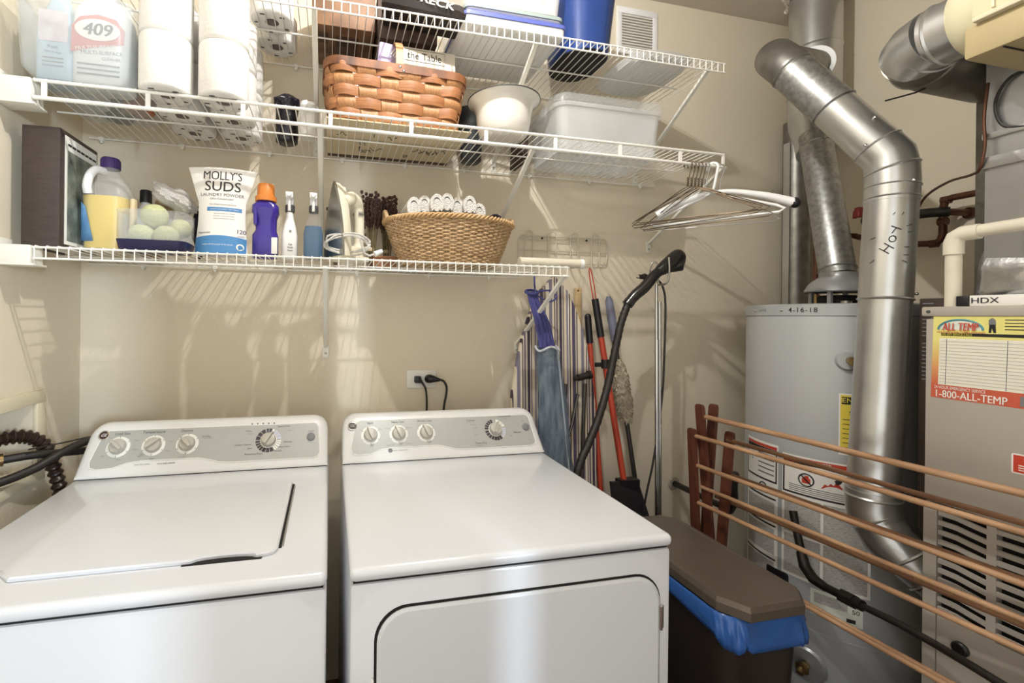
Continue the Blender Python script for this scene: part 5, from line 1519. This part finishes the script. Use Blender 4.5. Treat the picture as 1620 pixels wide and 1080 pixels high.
b = MB(); b.tube([(2.40, -.87, 2.02), (2.36, -.85, 2.0), (2.30, -.82, 1.985)], .0022, 6); b.build('damper_rod', M['blackiron'], hm)

# small copper water line
cl_ = thing('copper_water_line', 'thin copper tube from humidifier looping down to the pipes', 'pipe', (2.5, -.85, 1.78))
b = MB(); b.tube(smooth_path([(2.436, -.952, 1.985), (2.437, -.945, 1.9), (2.437, -.947, 1.83), (2.438, -.938, 1.775), (2.48, -.90, 1.772), (2.56, -.81, 1.785), (2.66, -.70, 1.775), (2.74, -.62, 1.72), (2.78, -.57, 1.70)]), .0035, 8); b.build('tube', M['copper'], cl_)

# PVC condensate line
pv = thing('pvc_drain_pipe', 'cream PVC pipe with elbow standing on the furnace top', 'pipe', (2.335, -.945, GZ))
b = MB(); b.cyl((2.335, -.945, GZ + .0005), (2.335, -.945, 1.575), .0150, n=20); b.build('riser', M['pvc'], pv)
b = MB(); b.tube([(2.335, -.945, 1.548), (2.335, -.945, 1.578), (2.336, -.949, 1.591), (2.337, -.96, 1.598), (2.339, -.99, 1.599)], .0185, 20); b.build('elbow', M['pvc'], pv)
b = MB(); b.cyl((2.337, -.97, 1.599), (2.36, -1.42, 1.618), .0150, n=20); b.build('run', M['pvc'], pv)

# copper plumbing on the right wall
cp = thing('copper_pipe_run', 'brown copper pipes stepping along right wall behind the flue', 'pipe', (2.95, -.4, 1.7))
px = 2.955
b = MB(); b.tube(smooth_path([(2.795, -.27, 1.44), (2.795, -.27, 1.70), (2.80, -.272, 1.728), (2.825, -.28, 1.738)], 5), .0105, 14); b.cyl((2.82, -.279, 1.738), (px, -.30, 1.738), .0105, n=14); b.build('riser', M['copper'], cp)
b = MB(); b.tube([(px, -.30, 1.738), (px, -.32, 1.728), (px, -.50, 1.672), (px, -.56, 1.665), (px, -.576, 1.675), (px, -.582, 1.695), (px, -.582, 1.79), (px, -.588, 1.812), (px, -.606, 1.82), (px, -.72, 1.82)], .0115, 14); b.build('step_run', M['copper'], cp)
for (a_, z_) in ((-.558, 1.665), (-.582, 1.74), (-.59, 1.815)):
    b = MB(); b.cyl((px, a_ - .011, z_), (px, a_ + .011, z_), .0145, n=14); b.build('fitting', M['copper'], cp)
b = MB(); b.cyl((2.795, -.27, 1.44), (2.795, -.27, 1.475), .0165, n=6); b.cyl((2.795, -.27, 1.472), (2.795, -.27, 1.49), .014, n=14); b.build('union', M['brass'], cp)
sv = thing('wall_stub_pipe', 'fat black insulated pipe entering the right wall behind flue', 'pipe', (2.98, -.5, 1.77))
b = MB(); b.tube([(2.915, -.36, 1.785), (2.93, -.56, 1.775), (2.955, -.60, 1.772)], .017, 14); b.build('insulated_pipe', M['rubber'], sv)
b = MB(); b.cyl((2.95, -.595, 1.772), (3.028, -.615, 1.768), .012, n=14); b.cyl((3.02, -.613, 1.768), (3.029, -.615, 1.768), .02, n=14); b.build('stub', M['copper'], sv)
b = MB(); b.tube([(2.905, -.335, 1.80), (2.90, -.34, 1.825), (2.90, -.355, 1.835)], .007, 8); b.box(2.885, 2.915, -.365, -.345, 1.80, 1.84, .004); b.build('valve_handle', mat('red_valve_handle', 'a23a38', .5), sv)

# gas piping in front of the heater
gp = thing('gas_pipe', 'black iron gas pipe from the back wall past the drying rack', 'pipe', (2.32, -.2, .6), 'black gas pipes')
b = MB(); b.cyl((2.345, -.001, .64), (2.318, -.30, .655), .0125, n=16); b.build('wall_run', M['blackiron'], gp)
b = MB(); b.lathe([(.03, .002), (.026, .008), (.016, .01)], (0, 0, 0), 20)
for v in b.v:
    x, y, z = v; v.x, v.y, v.z = 2.345 + x, -z, .64 + y
b.build('wall_patch', mat('rough_grey_patching', 'a89f90', .9, var=.2, bump=.6, bscale=60), gp)
b = MB(); b.tube([(2.318, -.29, .655), (2.31, -.33, .66), (2.298, -.36, .70), (2.288, -.365, .76), (2.287, -.365, .815)], [.0125, .017, .0155, .0155, .018], 16); b.build('elbow_drop', M['blackiron'], gp)
for z in (.78,):
    b = MB(); b.cyl((2.288, -.365, z), (2.288, -.365, z + .03), .0205, n=16); b.build('fitting', M['blackiron'], gp)
gp = thing('gas_pipe', 'black gas feed with union nut running down to the furnace', 'pipe', (2.3, -.7, .6), 'black gas pipes')
b = MB(); b.tube([(2.325, -.56, .75), (2.32, -.575, .70), (2.31, -.60, .635)], .0115, 16); b.build('drop', M['blackiron'], gp)
b = MB(); b.tube([(2.309, -.60, .635), (2.302, -.618, .598), (2.295, -.65, .578), (2.29, -.69, .575)], [.0135, .016, .016, .0125], 16); b.build('elbow', M['blackiron'], gp)
b = MB(); b.cyl((2.29, -.685, .576), (2.282, -.745, .582), .012, n=14); b.build('nipple', M['blackiron'], gp)
b = MB(); b.cyl((2.283, -.738, .581), (2.279, -.775, .585), .020, n=6); b.cyl((2.279, -.772, .585), (2.277, -.795, .587), .015, n=14); b.build('union_nut', M['blackiron'], gp)
b = MB(); b.tube(smooth_path([(2.278, -.79, .586), (2.262, -.90, .60), (2.235, -1.02, .61), (2.215, -1.10, .615), (2.218, -1.15, .612), (2.25, -1.185, .606), (2.30, -1.195, .60)]), .0092, 14); b.build('coated_tube', M['rubber'], gp)

# ------------------------------------------------------------------ wooden drying rack
rk = thing('drying_rack', 'folded wooden drying rack of dowels standing beside the heater', 'rack', (2.15, -.5, 0))
M['post'] = mat('red_brown_stained_wood', '5c3222', .5, var=.3, scale=10, stretch=(8, 8, 1), bump=.15, bscale=40)
M['dowel'] = mat('worn_tan_dowel_wood', 'c29c78', .55, col2='8f6a4c', scale=7, stretch=(5, 1, 5), bump=.1, bscale=60)
M['dowel2'] = mat('darker_brown_dowel_wood', '97704f', .55, col2='6a4833', scale=7, stretch=(5, 1, 5), bump=.1, bscale=60)
DX, DY = .09, -.996  # dowel direction towards the camera
Lr = .86
def post(x0, y0, zt, lean, tilt, w=.016, m='post', z_b=0.0):
    b = MB()
    for s in (0, Lr):
        pass
    ox, oy = x0, y0
    rings = []
    for z, k in ((z_b, 1), (zt - .012, 1), (zt - .003, .85), (zt, .6)):
        t = 1 - z / zt
        px_, py_ = ox + lean * t, oy + tilt * t
        rings.append([(px_ - .007 * k, py_ - w * k, z), (px_ + .007 * k, py_ - w * k, z), (px_ + .007 * k, py_ + w * k, z), (px_ - .007 * k, py_ + w * k, z)])
    b.loft(rings)
    return b
posts = [(2.125, -.378, 1.075, .085, -.03), (2.192, -.372, 1.072, -.05, .02), (2.108, -.362, .985, .075, .02), (2.205, -.43, .985, -.11, -.03)]
for (x, y, zt, le, ti) in posts:
    post(x, y, zt, le, ti).build('post', M['post'], rk)
    post(x + DX * Lr, y + DY * Lr, zt, le, ti).build('post', M['post'], rk)
rods = [(2.135, -.378, 1.032, .0085, 'dowel'), (2.165, -.376, 1.024, .0075, 'dowel'), (2.200, -.435, .955, .007, 'dowel2'), (2.112, -.372, .960, .0075, 'dowel'), (2.192, -.43, .838, .007, 'dowel2'), (2.118, -.392, .855, .0072, 'dowel'),
        (2.14, -.385, .775, .0065, 'dowel'), (2.19, -.40, .742, .0065, 'dowel2'), (2.12, -.395, .722, .0072, 'dowel'), (2.125, -.39, .565, .0065, 'dowel'), (2.165, -.39, .552, .0065, 'dowel')]
for (x, y, z, r, m) in rods:
    b = MB(); b.cyl((x - DX * .012, y - DY * .012, z), (x + DX * (Lr + .012), y + DY * (Lr + .012), z), r, n=14); b.build('dowel', M[m], rk)

# ------------------------------------------------------------------ step bin
tb = thing('step_bin', 'slim bronze-brown step bin with blue liner beside the dryer', 'bin', (1.925, -.57, 0))
M['bronze'] = mat('dark_bronze_plastic', '62584d', .36, metal=.25, var=.05, bump=.05, bscale=200)
M['bronzedark'] = mat('dark_brown_bin_body', '2b2420', .4, var=.08)
cx, cy = 1.936, -.575
def lr(z, w, d, r): return rring(cx, cy, z, w, d, r, 5)
b = MB(); b.loft([lr(0, .20, .40, .05), lr(.01, .21, .41, .05), lr(.58, .255, .475, .06), lr(.612, .26, .48, .06)]); b.build('body', M['bronzedark'], tb)
oct_ = [(-.128, -.20), (-.085, -.262), (.085, -.262), (.128, -.215), (.128, .215), (.085, .262), (-.085, .262), (-.128, .20)]
def oc(z, k, o=0): return [(cx + x * k, cy + y * (1 - (1 - k) * .5), z) for x, y in oct_]
b = MB(); b.loft([oc(.622, .97), oc(.626, 1.0), oc(.648, 1.0), oc(.660, .95), oc(.6605, .86), oc(.6590, .84)]); b.build('lid', M['bronze'], tb, ang=20)
M['liner'] = mat('translucent_blue_bag_film', '3a69b4', .22, alpha=.78, var=.1, bump=.5, bscale=25)
b = MB()
n = 96
rings = []
base_pts = rrect(cx, cy, .262, .482, .06, 23)
for j, (z, g) in enumerate(((.625, .002), (.612, .006), (.598, .010), (.584, .013), (.57, .015), (.556, .014))):
    rg = []
    for k, (x, y) in enumerate(base_pts):
        t = k / len(base_pts) * 2 * PI
        near = max(0, (-(y - cy) - .06) / .18)          # droops lower at the near end
        drop = (.625 - z) * (.34 + .86 * near + .10 * math.sin(5 * t + 1) + .05 * math.sin(11 * t))
        gg = g * (.35 + .8 * near) + (.0026 * math.sin(13 * t + j * .5) + .0016 * math.sin(27 * t - j * .7)) * min(1, j / 2) * (.4 + near)
        dx, dy = x - cx, y - cy
        L_ = math.hypot(dx, dy)
        rg.append((x + dx / L_ * gg, y + dy / L_ * gg, .625 - drop))
    rings.append(rg)
b.loft(rings, False, False); b.build('liner', M['liner'], tb, ang=60, solid=.001)
b = MB(); b.box(cx - .06, cx + .06, cy - .245, cy - .205, .01, .03, .006); b.build('pedal', M['black'], tb)
# ------------------------------------------------------------------ clothes hangers on the rail
RZ = ZM - .047 + .0055      # top of the hanging rail
RYy = -.406
def hanger(label, x, phi, m, r=.0017, w=.205, h=.105, drop=0.0, hook_r=.0135, neck=.075):
    root = thing('wire_hanger', label, 'hanger', (x, RYy, RZ), 'wire hangers on the shelf rail')
    zc = RZ - .0 + r - hook_r + r   # hook circle centre
    pts = []
    loc = []
    for k in range(15):
        a = math.radians(-35 + 245 * k / 14)   # hook open at the front
        loc.append((-hook_r * math.cos(a), zc + hook_r * math.sin(a)))
    loc = loc[::-1] if False else loc
    e = loc[-1]
    body = [(0.004, zc - neck * .55), (0, zc - neck)]
    za = zc - neck
    tri = [(-.03, za - .012), (-w + .02, za - h + .014), (-w, za - h + .002), (-w + .012, za - h - .006), (0, za - h - .004), (w - .012, za - h - .006), (w, za - h + .002), (w - .02, za - h + .014), (.03, za - .012), (0.001, za)]
    path = loc + body + tri
    c, s = math.cos(phi), math.sin(phi)
    P3 = [(x + s * q, RYy - c * q, z) for q, z in path]
    b = MB(); b.tube(P3, r, 7); o = b.build('wire', M[m], root, ang=80)
    b = MB()
    tw = [(x + .003 * math.cos(k * .9), RYy + .003 * math.sin(k * .9), za + .002 + .03 * k / 26) for k in range(27)]
    b.tube(tw, .0014, 5); b.build('twisted_neck', M[m], root)
    return root
labs = ['leftmost bronze wire hanger of the bunch', 'second bronze wire hanger from the left in the bunch', 'third bronze wire hanger from the left, turned more open', 'middle bronze wire hanger of the bunch', 'bronze wire hanger just left of the white plastic one', 'pale steel wire hanger hanging lowest in the bunch']
for i, (x, ph, m, w, h) in enumerate([(2.040, .44, 'wirehanger', .203, .112), (2.055, .56, 'wirehanger', .205, .104), (2.07, .40, 'wirehanger', .2, .118), (2.084, .70, 'wirehanger', .204, .098), (2.098, .54, 'wirehanger', .205, .124), (2.114, .78, 'steel', .21, .132)]):
    hanger(labs[i], x, ph, m, w=w, h=h)
# white plastic tubular hanger
root = thing('plastic_hanger', 'white tubular plastic hanger right of the wire hangers', 'hanger', (2.145, RYy, RZ))
x, phi = 2.142, .62
c, s = math.cos(phi), math.sin(phi)
loc = [(-.017 * math.cos(math.radians(-30 + 230 * k / 12)), RZ + .0055 - .017 + .017 * math.sin(math.radians(-30 + 230 * k / 12))) for k in range(13)]
zb_ = RZ - .098
path = loc + [(.006, zb_ + .02), (0, zb_), (-.04, zb_ - .02), (-.185, zb_ - .075), (-.205, zb_ - .088), (-.19, zb_ - .098), (0, zb_ - .098), (.19, zb_ - .098), (.205, zb_ - .088), (.185, zb_ - .075), (.04, zb_ - .02), (0, zb_ - .002)]
b = MB(); b.tube([(x + s * q, RYy - c * q, z) for q, z in path], .0048, 10); b.build('frame', M['white'], root, ang=80)
# padded hanger with dark tip
root = thing('padded_hanger', 'white padded hanger with dark tip at right end of the rail', 'hanger', (2.172, RYy, RZ))
x, phi = 2.172, .85
c, s = math.cos(phi), math.sin(phi)
loc = [(-.016 * math.cos(math.radians(-30 + 230 * k / 12)), RZ + .003 - .016 + .016 * math.sin(math.radians(-30 + 230 * k / 12))) for k in range(13)] + [(.004, RZ - .05), (0, RZ - .09)]
b = MB(); b.tube([(x + s * q, RYy - c * q, z) for q, z in loc], .0022, 8); b.build('hook', M['steel'], root)
sh = smooth_path([(-.20, RZ - .16), (-.12, RZ - .12), (0, RZ - .095), (.12, RZ - .12), (.215, RZ - .157)], 6)
P3 = [(x + s * q.x, RYy - c * q.x, q.y) for q in [Vector((a[0], a[1], 0)) for a in sh]]
b = MB(); b.tube(P3, [.008 + .008 * abs(2 * i / (len(P3) - 1) - 1) for i in range(len(P3))], 12); b.build('padding', M['white'], root)
b = MB(); b.sphere(P3[-1], .0165, .0165, .018, 14, 10); b.build('dark_tip', M['black'], root)

# ------------------------------------------------------------------ wire hook rack on the wall
root = thing('hook_rack', 'beige wire hook rack screwed to the wall right of basket', 'rack', (1.78, -.01, 1.61))
M['rackwire'] = mat('beige_coated_wire', 'cbc4b2', .4, var=.03)
hx0, hx1, hz0, hz1 = 1.578, 1.988, 1.612, 1.722
b = MB(); b.tube([(x, -.010, z) for x, z in rrect((hx0 + hx1) / 2, (hz0 + hz1) / 2, hx1 - hx0, hz1 - hz0, .018, 5)], .0026, 8, closed=True); b.build('frame_loop', M['rackwire'], root)
b = MB(); b.cyl((hx0, -.010, 1.662), (hx1, -.010, 1.662), .0024, n=8); b.cyl((hx0, -.010, 1.706), (hx1, -.010, 1.706), .0024, n=8); b.build('cross_wire', M['rackwire'], root)
for hx in (1.622, 1.728, 1.83, 1.93):
    w = .018
    pts = [(hx - w, -.0125, 1.60), (hx - w, -.0125, 1.72)] + [(hx - w * math.cos(a), -.0125 - .004 * math.sin(a), 1.722 + .018 * math.sin(a)) for a in [PI * k / 8 for k in range(9)]] + [(hx + w, -.0125, 1.72), (hx + w, -.013, 1.63), (hx + w, -.02, 1.605), (hx + w, -.04, 1.60), (hx + w, -.05, 1.615)]
    b = MB(); b.tube(pts, .0024, 8); b.tube([(hx - w, -.0125, 1.602), (hx - w, -.02, 1.592), (hx - w, -.04, 1.588), (hx - w, -.052, 1.60)], .0024, 8); b.build('hook', M['rackwire'], root)
for sx_ in (1.685, 1.892):
    b = MB(); b.sphere((sx_, -.006, 1.713), .005, .004, .005, 10, 6); b.build('screw', M['ink'], root)

# ruler
root = thing('wooden_ruler', 'wooden ruler hanging on a string under the hook rack', 'ruler', (1.846, -.02, 1.2))
M['ruler'] = mat('pale_ruler_wood', 'cdb184', .55, var=.08, stretch=(8, 8, 1))
b = MB(); b.box(1.829, 1.863, -.021, -.017, 1.20, 1.508, .001); b.build('stick', M['ruler'], root)
b = MB()
for i in range(60):
    z = 1.205 + i * .005
    l = .012 if i % 5 == 0 else .006
    b.box(1.829, 1.829 + l, -.0214, -.0209, z, z + .0007); b.box(1.863 - l, 1.863, -.0214, -.0209, z, z + .0007)
b.build('scale_marks', M['print'], root)
b = MB(); b.lathe([(.005, 0), (.005, .001)], (0, 0, 0), 12)
for v in b.v:
    x, y, z = v; v.x, v.y, v.z = 1.846 + x, -.0212 - z, 1.498 + y
b.build('eyelet', M['brass'], root)
b = MB(); b.tube(smooth_path([(1.846, -.022, 1.498), (1.846, -.034, 1.54), (1.848, -.045, 1.596)]), .001, 5); b.build('string', M['tan'], root)

# ------------------------------------------------------------------ ironing board
root = thing('ironing_board', 'folded ironing board in striped purple and beige cover leaning on wall', 'ironing board', (1.70, -.1, 0))
M['cover'] = stripes('purple_beige_striped_fabric', [(0, 'd8cdb8'), (.06, '4a3d48'), (.09, 'd8cdb8'), (.12, '6c5f6e'), (.17, 'bfb49f'), (.22, '3d3446'), (.30, 'cbbfa8'), (.33, '5f5568'), (.36, 'd6cab2'), (.44, '8d8797'), (.50, 'ddd3c0'), (.53, '38303a'), (.56, 'd0c4ab'), (.62, '544a63'), (.72, 'c8bca4'), (.76, '4c424c'), (.79, 'd9cfbb'), (.90, '7d7686')], 7.2)
BM_ = Matrix.Translation((1.682, -.142, .06)) @ Matrix.Rotation(-.045, 4, 'X') @ Matrix.Rotation(.012, 4, 'Y')
outl = []
Lb = 1.49
for k in range(25):
    t = k / 24
    z = Lb * t
    if t < .6:
        w = .187
    else:
        q = (t - .6) / .4
        w = .187 * (1 - q ** 2.0) ** .62 * (1 - .12 * q) + .0
    outl.append((w, z))
poly = [(w, z) for w, z in outl if w > 1e-3] + [(0, Lb)] + [(-w, z) for w, z in reversed(outl) if w > 1e-3]
b = MB(BM_); b.loft([[(x * .985, -.016, z) for x, z in poly], [(x, -.010, z) for x, z in poly], [(x, .010, z) for x, z in poly], [(x * .985, .014, z) for x, z in poly]]); b.build('padded_cover', M['cover'], root, ang=50)
M['gunmetal'] = mat('dark_grey_tube_steel', '5b5754', .35, metal=.8, var=.1)
for sx_ in (-.03, .055):
    b = MB(BM_); b.tube([(sx_ + .04, -.028, .02), (sx_ + .05, -.03, .55), (sx_ + .065, -.03, .98), (sx_ + .07, -.03, 1.06)], .0075, 10); b.build('leg', M['gunmetal'], root)
b = MB(BM_); b.tube([(.01, -.036, .72), (.06, -.04, .9), (.09, -.036, 1.02)], .006, 8); b.tube([(.02, -.042, .60), (.135, -.046, .60)], .006, 8); b.build('cross_brace', M['gunmetal'], root)
b = MB(BM_); b.cyl((.082, -.05, 1.085), (.13, -.05, 1.096), .0135, n=16); b.cyl((.126, -.05, 1.095), (.138, -.05, 1.098), .017, n=16); b.build('rubber_foot', M['rubber'], root)
b = MB(BM_); b.cyl((.066, -.05, 1.081), (.095, -.05, 1.086), .0085, n=12); b.build('foot_bar', M['rubber'], root)

# denim leg bag with purple ties
root = thing('denim_leg_bag', 'bag made from a blue denim leg hung by purple ties', 'bag', (1.61, -.2, .86))
M['denim'] = mat('washed_blue_denim', '8d9aa8', .92, col2='56687c', scale=16, stretch=(4, 4, .8), bump=.9, bscale=180)
M['indigo'] = mat('indigo_ribbon_cloth', '4a4a86', .8, col2='2f2f62', scale=30, stretch=(5, 5, .6))
b = MB()
rings = []
for k in range(19):
    t = k / 18
    z = 1.268 - .45 * t
    xc = 1.598 + .045 * t
    w = .040 + .026 * t ** .8
    rg = []
    for q in range(28):
        a = 2 * PI * q / 28
        f = 1 + .07 * math.sin(3 * a + 7 * t) + .03 * math.sin(19 * t + a)
        rg.append((xc + w * f * math.cos(a), -.235 + .028 * (1 + .5 * t) * f * math.sin(a), z))
    rings.append(rg)
b.loft(rings); b.build('denim_leg', M['denim'], root, ang=60)
b = MB()
for ph in (0, .0015):
    b.tube([(1.600 + .045 * t + .02, -.235 - .032 - .014 * t, 1.262 - .44 * t) for t in [k / 20 for k in range(21)]], .0012, 4)
b.tube([(1.592 + .045 * t + .035, -.235 - .026 - .012 * t, 1.262 - .44 * t) for t in [k / 20 for k in range(21)]], .0012, 4)
b.build('seam_stitching', mat('pale_seam_thread', 'c9d2dc', .8), root)
b = MB(); b.tube([(1.598 + .044 * math.cos(a), -.235 + .032 * math.sin(a), 1.268 + .008 * math.sin(3 * a)) for a in [2 * PI * k / 40 for k in range(40)]], .004, 8, closed=True); b.build('frayed_hem', mat('frayed_white_denim_edge', 'c4c8cf', .95, var=.2, bump=.8, bscale=150), root)
for i, (dx, w) in enumerate(((-.024, .0085), (-.006, .0105), (.012, .0085), (.026, .006))):
    b = MB(); b.tube(smooth_path([(1.598 + dx, -.235, 1.27), (1.587 + dx * .9, -.215, 1.36), (1.566 + dx * .6, -.19, 1.44), (1.560 + dx * .5, -.18, 1.475)]), w, 10, flat=.5); b.build('ribbon_tie', M['indigo'], root, ang=60)
b = MB(); b.tube([(1.560 + .024 * math.cos(a), -.18 + .014 * math.sin(a), 1.476 + .008 * math.sin(a)) for a in [2 * PI * k / 24 for k in range(24)]], .0055, 8, closed=True); b.build('gathered_top', M['indigo'], root)
b = MB(); b.tube(smooth_path([(1.58, -.18, 1.478), (1.63, -.185, 1.483), (1.655, -.19, 1.463), (1.635, -.195, 1.443), (1.60, -.195, 1.450), (1.575, -.18, 1.475), (1.578, -.16, 1.545)]), .0032, 8); b.build('cord_loop', M['indigo'], root)

# ------------------------------------------------------------------ red broom, dustpan, duster
M['redpole'] = mat('orange_red_painted_steel', 'b8442e', .38, var=.08)
def pole(root, p0, p1, r, m, name, n=16):
    b = MB(); b.cyl(p0, p1, r, n=n); return b.build(name, M[m], root)
def along(p0, p1, t): return Vector(p0).lerp(Vector(p1), t)
root = thing('upright_broom', 'red-handled lobby broom with short black grip, left pole', 'broom', (1.95, -.12, 0), 'red pole cleaning tools')
a0, a1 = Vector((1.955, -.115, .12)), Vector((1.866, -.065, 1.385))
pole(root, along(a0, a1, 0), along(a0, a1, .93), .0105, 'redpole', 'pole')
pole(root, along(a0, a1, .915), along(a0, a1, 1.0), .0135, 'black', 'grip')
b = MB(); b.sphere(along(a0, a1, 1.0), .0135, .0135, .016, 14, 10); b.build('grip_end', M['black'], root)
b = MB(); b.loft([[(1.955 + x * k, -.115 + y * k, z) for x, y in ((-.10, -.025), (.10, -.025), (.10, .025), (-.10, .025))] for k, z in ((1.0, .0), (.85, .10), (.5, .14))]); b.build('broom_head', M['black'], root)
root = thing('long_dustpan', 'red-handled upright dustpan with long black grip and black pan', 'dustpan', (1.985, -.15, 0), 'red pole cleaning tools')
a0, a1 = Vector((1.992, -.15, .68)), Vector((1.885, -.085, 1.46))
pole(root, along(a0, a1, 0), along(a0, a1, .82), .012, 'redpole', 'pole')
pole(root, along(a0, a1, .80), along(a0, a1, 1.0), .0142, 'black', 'grip')
b = MB(); p = along(a0, a1, .66); b.cyl(p - Vector((.0, .0, .018)), p + Vector((0, 0, .018)), .0165, n=14); b.box(p.x - .045, p.x, p.y - .004, p.y + .008, p.z - .012, p.z + .006, .003); b.build('broom_clip', M['black'], root)
b = MB(); t0 = along(a0, a1, 1.0)
b.tube(smooth_path([(t0.x - .006, t0.y, t0.z - .005), (t0.x - .012, t0.y + .01, t0.z + .05), (t0.x - .016, t0.y + .02, t0.z + .118), (t0.x - .008, t0.y + .02, t0.z + .12), (t0.x + .002, t0.y + .01, t0.z + .055), (t0.x + .006, t0.y, t0.z - .005)]), .0024, 6); b.build('hanging_loop', M['redpole'], root)
b = MB()
ax0 = Vector((1.992, -.15, .70))
b.loft([[(ax0.x + x, ax0.y + y, z) for x, y in ((-.035, -.02), (.05, -.02), (.05, .02), (-.035, .02))] for z in (.66, .735)]); b.build('pan_hood', M['black'], root)
b = MB(); b.loft([[(1.885, -.24, .60), (2.065, -.215, .57), (2.065, -.205, .57), (1.885, -.23, .60)], [(1.91, -.17, .735), (2.05, -.15, .72), (2.05, -.14, .72), (1.91, -.16, .735)]]); b.box(1.885, 2.065, -.235, -.22, .30, .60); b.build('pan', M['black'], root)
# lambswool duster
root = thing('wool_duster', 'grey-handled duster with cream wool head leaning in corner gap', 'duster', (2.1, -.06, 0))
a0, a1 = Vector((2.20, -.06, .14)), Vector((1.974, -.045, 1.475))
dd = (a1 - a0).normalized()
pole(root, a0, along(a0, a1, .88), .0095, 'gunmetal', 'pole')
b = MB(); b.tube([along(a0, a1, .84), along(a0, a1, .87), along(a0, a1, .93), along(a0, a1, .985), along(a0, a1, 1.0)], [.010, .0155, .0185, .016, .008], 16); b.build('handle', mat('grey_lilac_plastic', '7a7d92', .4), root)
wool = MB()
w0, w1 = along(a0, a1, .60), along(a0, a1, .80)
bn_ = dd.orthogonal().normalized(); b2 = dd.cross(bn_)
M['wool'] = mat('cream_grey_lambswool', 'cfc4ac', .95, col2='9a8f7c', scale=30, bump=.8, bscale=120)
wool.tube([along(w0, w1, t) for t in (0, .08, .3, .6, .85, 1)], [.012, .024, .031, .031, .024, .01], 20)
for k in range(620):
    t = random.random(); a = random.uniform(0, 2 * PI)
    rr_ = .028 * math.sin(PI * (.06 + .9 * t)) ** .5
    o = along(w0, w1, t) + (bn_ * math.cos(a) + b2 * math.sin(a)) * rr_
    tip = o + (bn_ * math.cos(a) + b2 * math.sin(a)) * random.uniform(.006, .012) - dd * random.uniform(.006, .018)
    mid = (o + tip) / 2 + Vector((random.uniform(-.003, .003), random.uniform(-.003, .003), random.uniform(-.003, .003)))
    wool.tube([o, mid, tip], [.0042, .0034, .0008], 5)
wool.build('wool_head', M['wool'], root, ang=80)

# ------------------------------------------------------------------ garment steamer
root = thing('garment_steamer', 'garment steamer, chrome pole with black wand and hose', 'steamer', (2.1, -.2, 0))
b = MB(); b.cyl((2.103, -.2, .05), (2.083, -.2, 1.52), .0062, n=14); b.cyl((2.120, -.2, .05), (2.099, -.2, 1.45), .0062, n=14); b.build('pole', M['chrome'], root)
b = MB(); b.cyl((2.104, -.2, .55), (2.089, -.2, 1.30), .0082, n=14); b.build('pole_sleeve', M['steel'], root)
b = MB(); b.tube(smooth_path([(2.084, -.2, 1.50), (2.086, -.205, 1.53), (2.082, -.21, 1.59), (2.074, -.20, 1.606), (2.063, -.195, 1.595), (2.058, -.19, 1.56)]), .0038, 8); b.tube(smooth_path([(2.084, -.2, 1.515), (2.096, -.24, 1.52), (2.1, -.25, 1.56), (2.098, -.25, 1.62)]), .0038, 8); b.build('hook', M['steel'], root)
M['glossblack'] = mat('glossy_black_plastic', '191617', .28, var=.1, coat=.3)
wp = smooth_path([(1.946, -.21, 1.435), (1.975, -.215, 1.47), (2.015, -.22, 1.505), (2.055, -.22, 1.548), (2.09, -.22, 1.575), (2.13, -.22, 1.60), (2.165, -.22, 1.628), (2.18, -.22, 1.638)], 6)
wr = []
for i in range(len(wp)):
    t = i / (len(wp) - 1)
    wr.append(.021 if t < .06 else .0185 + .003 * math.sin(t * 6) if t < .5 else .0185 + .014 * math.sin(PI * (t - .5) / .56) if t < .97 else .012)
b = MB(); b.tube(wp, wr, 18); b.build('wand', M['glossblack'], root)
b = MB(); b.tube([(2.12, -.225, 1.575), (2.155, -.23, 1.592), (2.176, -.23, 1.618)], [.012, .027, .014], 16); b.build('steam_head', M['glossblack'], root)
b = MB(); b.sphere((2.168, -.239, 1.625), .007, .004, .006, 12, 8); b.build('indicator', M['steel'], root)
hp_ = smooth_path([(1.948, -.21, 1.438), (1.915, -.215, 1.36), (1.882, -.225, 1.25), (1.845, -.24, 1.13), (1.79, -.265, 1.01), (1.735, -.285, .92), (1.70, -.30, .87), (1.675, -.31, .78), (1.70, -.29, .5), (1.9, -.24, .12)], 14)
b = MB(); b.tube(hp_, [.0140 + .0008 * math.sin(i * 1.9) for i in range(len(hp_))], 12); b.build('hose', M['rubber'], root)
b = MB(); b.tube(smooth_path([(2.09, -.195, 1.54), (2.112, -.2, 1.51), (2.126, -.2, 1.44), (2.124, -.2, 1.25), (2.118, -.2, 1.1), (2.10, -.2, .95), (2.075, -.2, .80), (2.04, -.2, .64), (2.02, -.2, .4), (2.05, -.2, .1)]), .0042, 8); b.build('power_cable', M['rubber'], root)
b = MB(); b.tube([(2.045, -.2, 1.545), (2.03, -.2, 1.548), (2.012, -.2, 1.545)], [.008, .012, .009], 10); b.cyl((2.014, -.206, 1.55), (1.998, -.206, 1.553), .0018, n=6); b.cyl((2.014, -.194, 1.54), (1.998, -.194, 1.543), .0018, n=6); b.build('plug', M['rubber'], root)
b = MB(); b.loft([rring(2.132, -.2, z, w, d, .04, 6) for z, w, d in ((.0, .12, .18), (.02, .135, .20), (.09, .12, .18), (.13, .09, .12))]); b.build('base', M['glossblack'], root)
